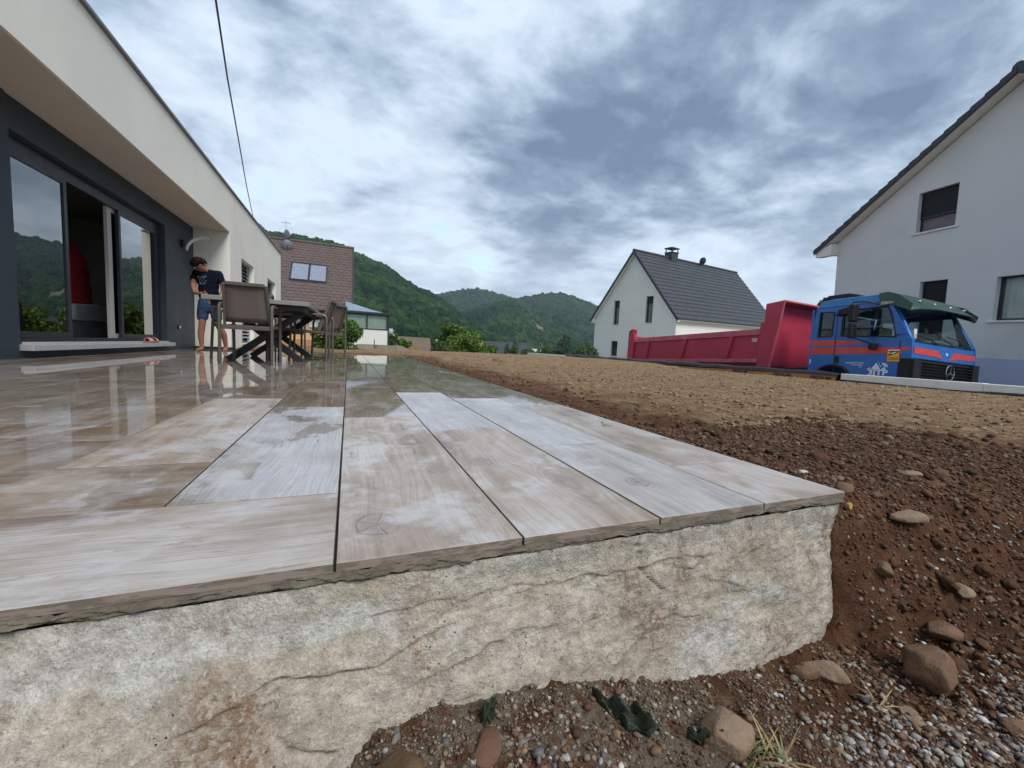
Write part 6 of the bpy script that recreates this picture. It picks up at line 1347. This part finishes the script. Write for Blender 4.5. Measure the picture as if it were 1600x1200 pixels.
def hill(az_el, R1, R0, name, size, density, seed, bump_=8, backdrop=1.35, clear=None):
    az_ = np.array([a for a, e in az_el]); el = np.array([e for a, e in az_el])
    A = np.arange(az_.min(), az_.max(), 0.35 if R1 < 500 else 0.3); nr_ = 46
    V_ = []; wd_ = []
    for j in range(nr_):
        t = j/(nr_-1)
        if t < 0.8: u = t/0.8; r_ = R0+(R1-R0)*u; prof = (u**1.15)
        else: u = (t-.8)/.2; r_ = R1+(R1*backdrop-R1)*u; prof = 1-0.5*u
        E_ = np.interp(A, az_, el)
        zc = R1*np.tan(np.radians(E_))
        rr2 = np.full(len(A), r_)
        z = -2.6 + (zc+2.6)*prof
        nz_ = (fbm(A*0.55+seed, np.full(len(A), r_/R1*9), seed, 4)-.5)*bump_*4*math.sin(math.pi*min(1, t/0.8)*0.98)
        z = z+nz_
        V_.append(np.stack([-1.185+rr2*np.sin(np.radians(A)), -.614+rr2*np.cos(np.radians(A)), z+0.33], -1))
        wv2 = np.ones(len(A))
        if clear is not None: wv2 = 1-clear(A, t)
        wd_.append(wv2)
    V_ = np.array(V_).reshape(-1, 3); F_ = grid_faces(len(A), nr_)
    o = np_mesh(name, V_, F_, [under_m, rock_m], True, 'structure')
    w3 = np.array(wd_).ravel(); at_ = o.data.attributes.new('wood', 'FLOAT', 'POINT'); at_.data.foreach_set('value', w3.astype(np.float32))
    mi = (w3[F_].mean(1) < 0.5).astype(np.int32); o.data.polygons.foreach_set('material_index', mi)
    # the wood: the same surface carrying instanced crowns
    me2 = o.data.copy(); wo = bpy.data.objects.new('forest', me2); C.objects.link(wo); wo['kind'] = 'stuff'; crowns(wo, density, size, seed)
    return o, wo
LEFT = [(-26.91, 11.64), (-21.05, 12.25), (-14.92, 12.65), (-9.86, 12.67), (-9.35, 12.07), (-5.28, 12.18), (-3.09, 12.03), (-0.43, 11.72), (2.2, 10.55), (4.43, 10.0), (6.33, 8.64), (8.78, 7.36), (10.75, 6.75), (12.77, 5.69), (14.48, 4.33), (16.73, 3.14), (18.57, 1.91), (20.88, 0.24)]
MID = [(7.68, 1.33), (11.9, 3.31), (14.82, 4.7), (17.95, 5.92), (21.38, 6.65), (22.93, 5.86), (25.34, 4.09), (27.33, 3.48), (29.21, 3.12), (31.83, 1.74), (34.17, 0.44)]
B1 = [(4.29, 4.92), (9.24, 6.13), (11.52, 6.81), (14.71, 7.62), (16.71, 7.91), (18.76, 7.52), (21.37, 6.9), (24.17, 5.97), (27.83, 4.11)]
B2 = [(16.27, 3.56), (19.73, 5.67), (22.08, 6.76), (23.84, 7.16), (26.38, 7.7), (28.4, 7.77), (30.18, 7.25), (31.51, 6.8), (33.01, 6.28), (36.35, 5.69), (39.58, 6.34), (44.98, 7.03), (50.78, 6.24), (56.67, 4.74), (61.33, 3.37), (75, 4.5), (95, 6.0)]
sub = lambda L_, d_: [(a, e-d_) for a, e in L_]
def bare(A, t):      # the bare strip running down the right flank of the middle hill
    c0 = 22.1+ (0.8-t)*14; wd_ = 3.2
    return (np.abs(A-c0) < wd_*0.5).astype(float)*(0.45 < t < 0.78)
hill(sub(LEFT, .55), 430, 130, 'hill', 4.2, 0.085, 3, 3.0)
hill(sub(MID, .45), 650, 330, 'hill', 5.0, 0.055, 8, 3.5, clear=bare)
hill(sub(B1, .35), 1150, 620, 'mountain', 7.5, 0.022, 13, 7)
hill(sub(B2, .35), 1050, 520, 'mountain', 7.5, 0.022, 19, 7)

# ================================================================== HAZE
hz_m = bpy.data.materials.new('haze'); hz_m.use_nodes = True; nt = NT(hz_m.node_tree)
hz_m.node_tree.nodes.remove(hz_m.node_tree.nodes['Principled BSDF'])
pv_ = nt.new('ShaderNodeVolumePrincipled'); pv_.inputs['Color'].default_value = (0.72, 0.84, 1.0, 1); pv_.inputs['Density'].default_value = 0.00022; pv_.inputs['Anisotropy'].default_value = 0.2
nt.l.new(pv_.outputs[0], hz_m.node_tree.nodes['Material Output'].inputs['Volume'])
HB = Bx(-1600, 2600, -1600, 3100, -3.8, 260).build('haze', hz_m); HB['kind'] = 'stuff'
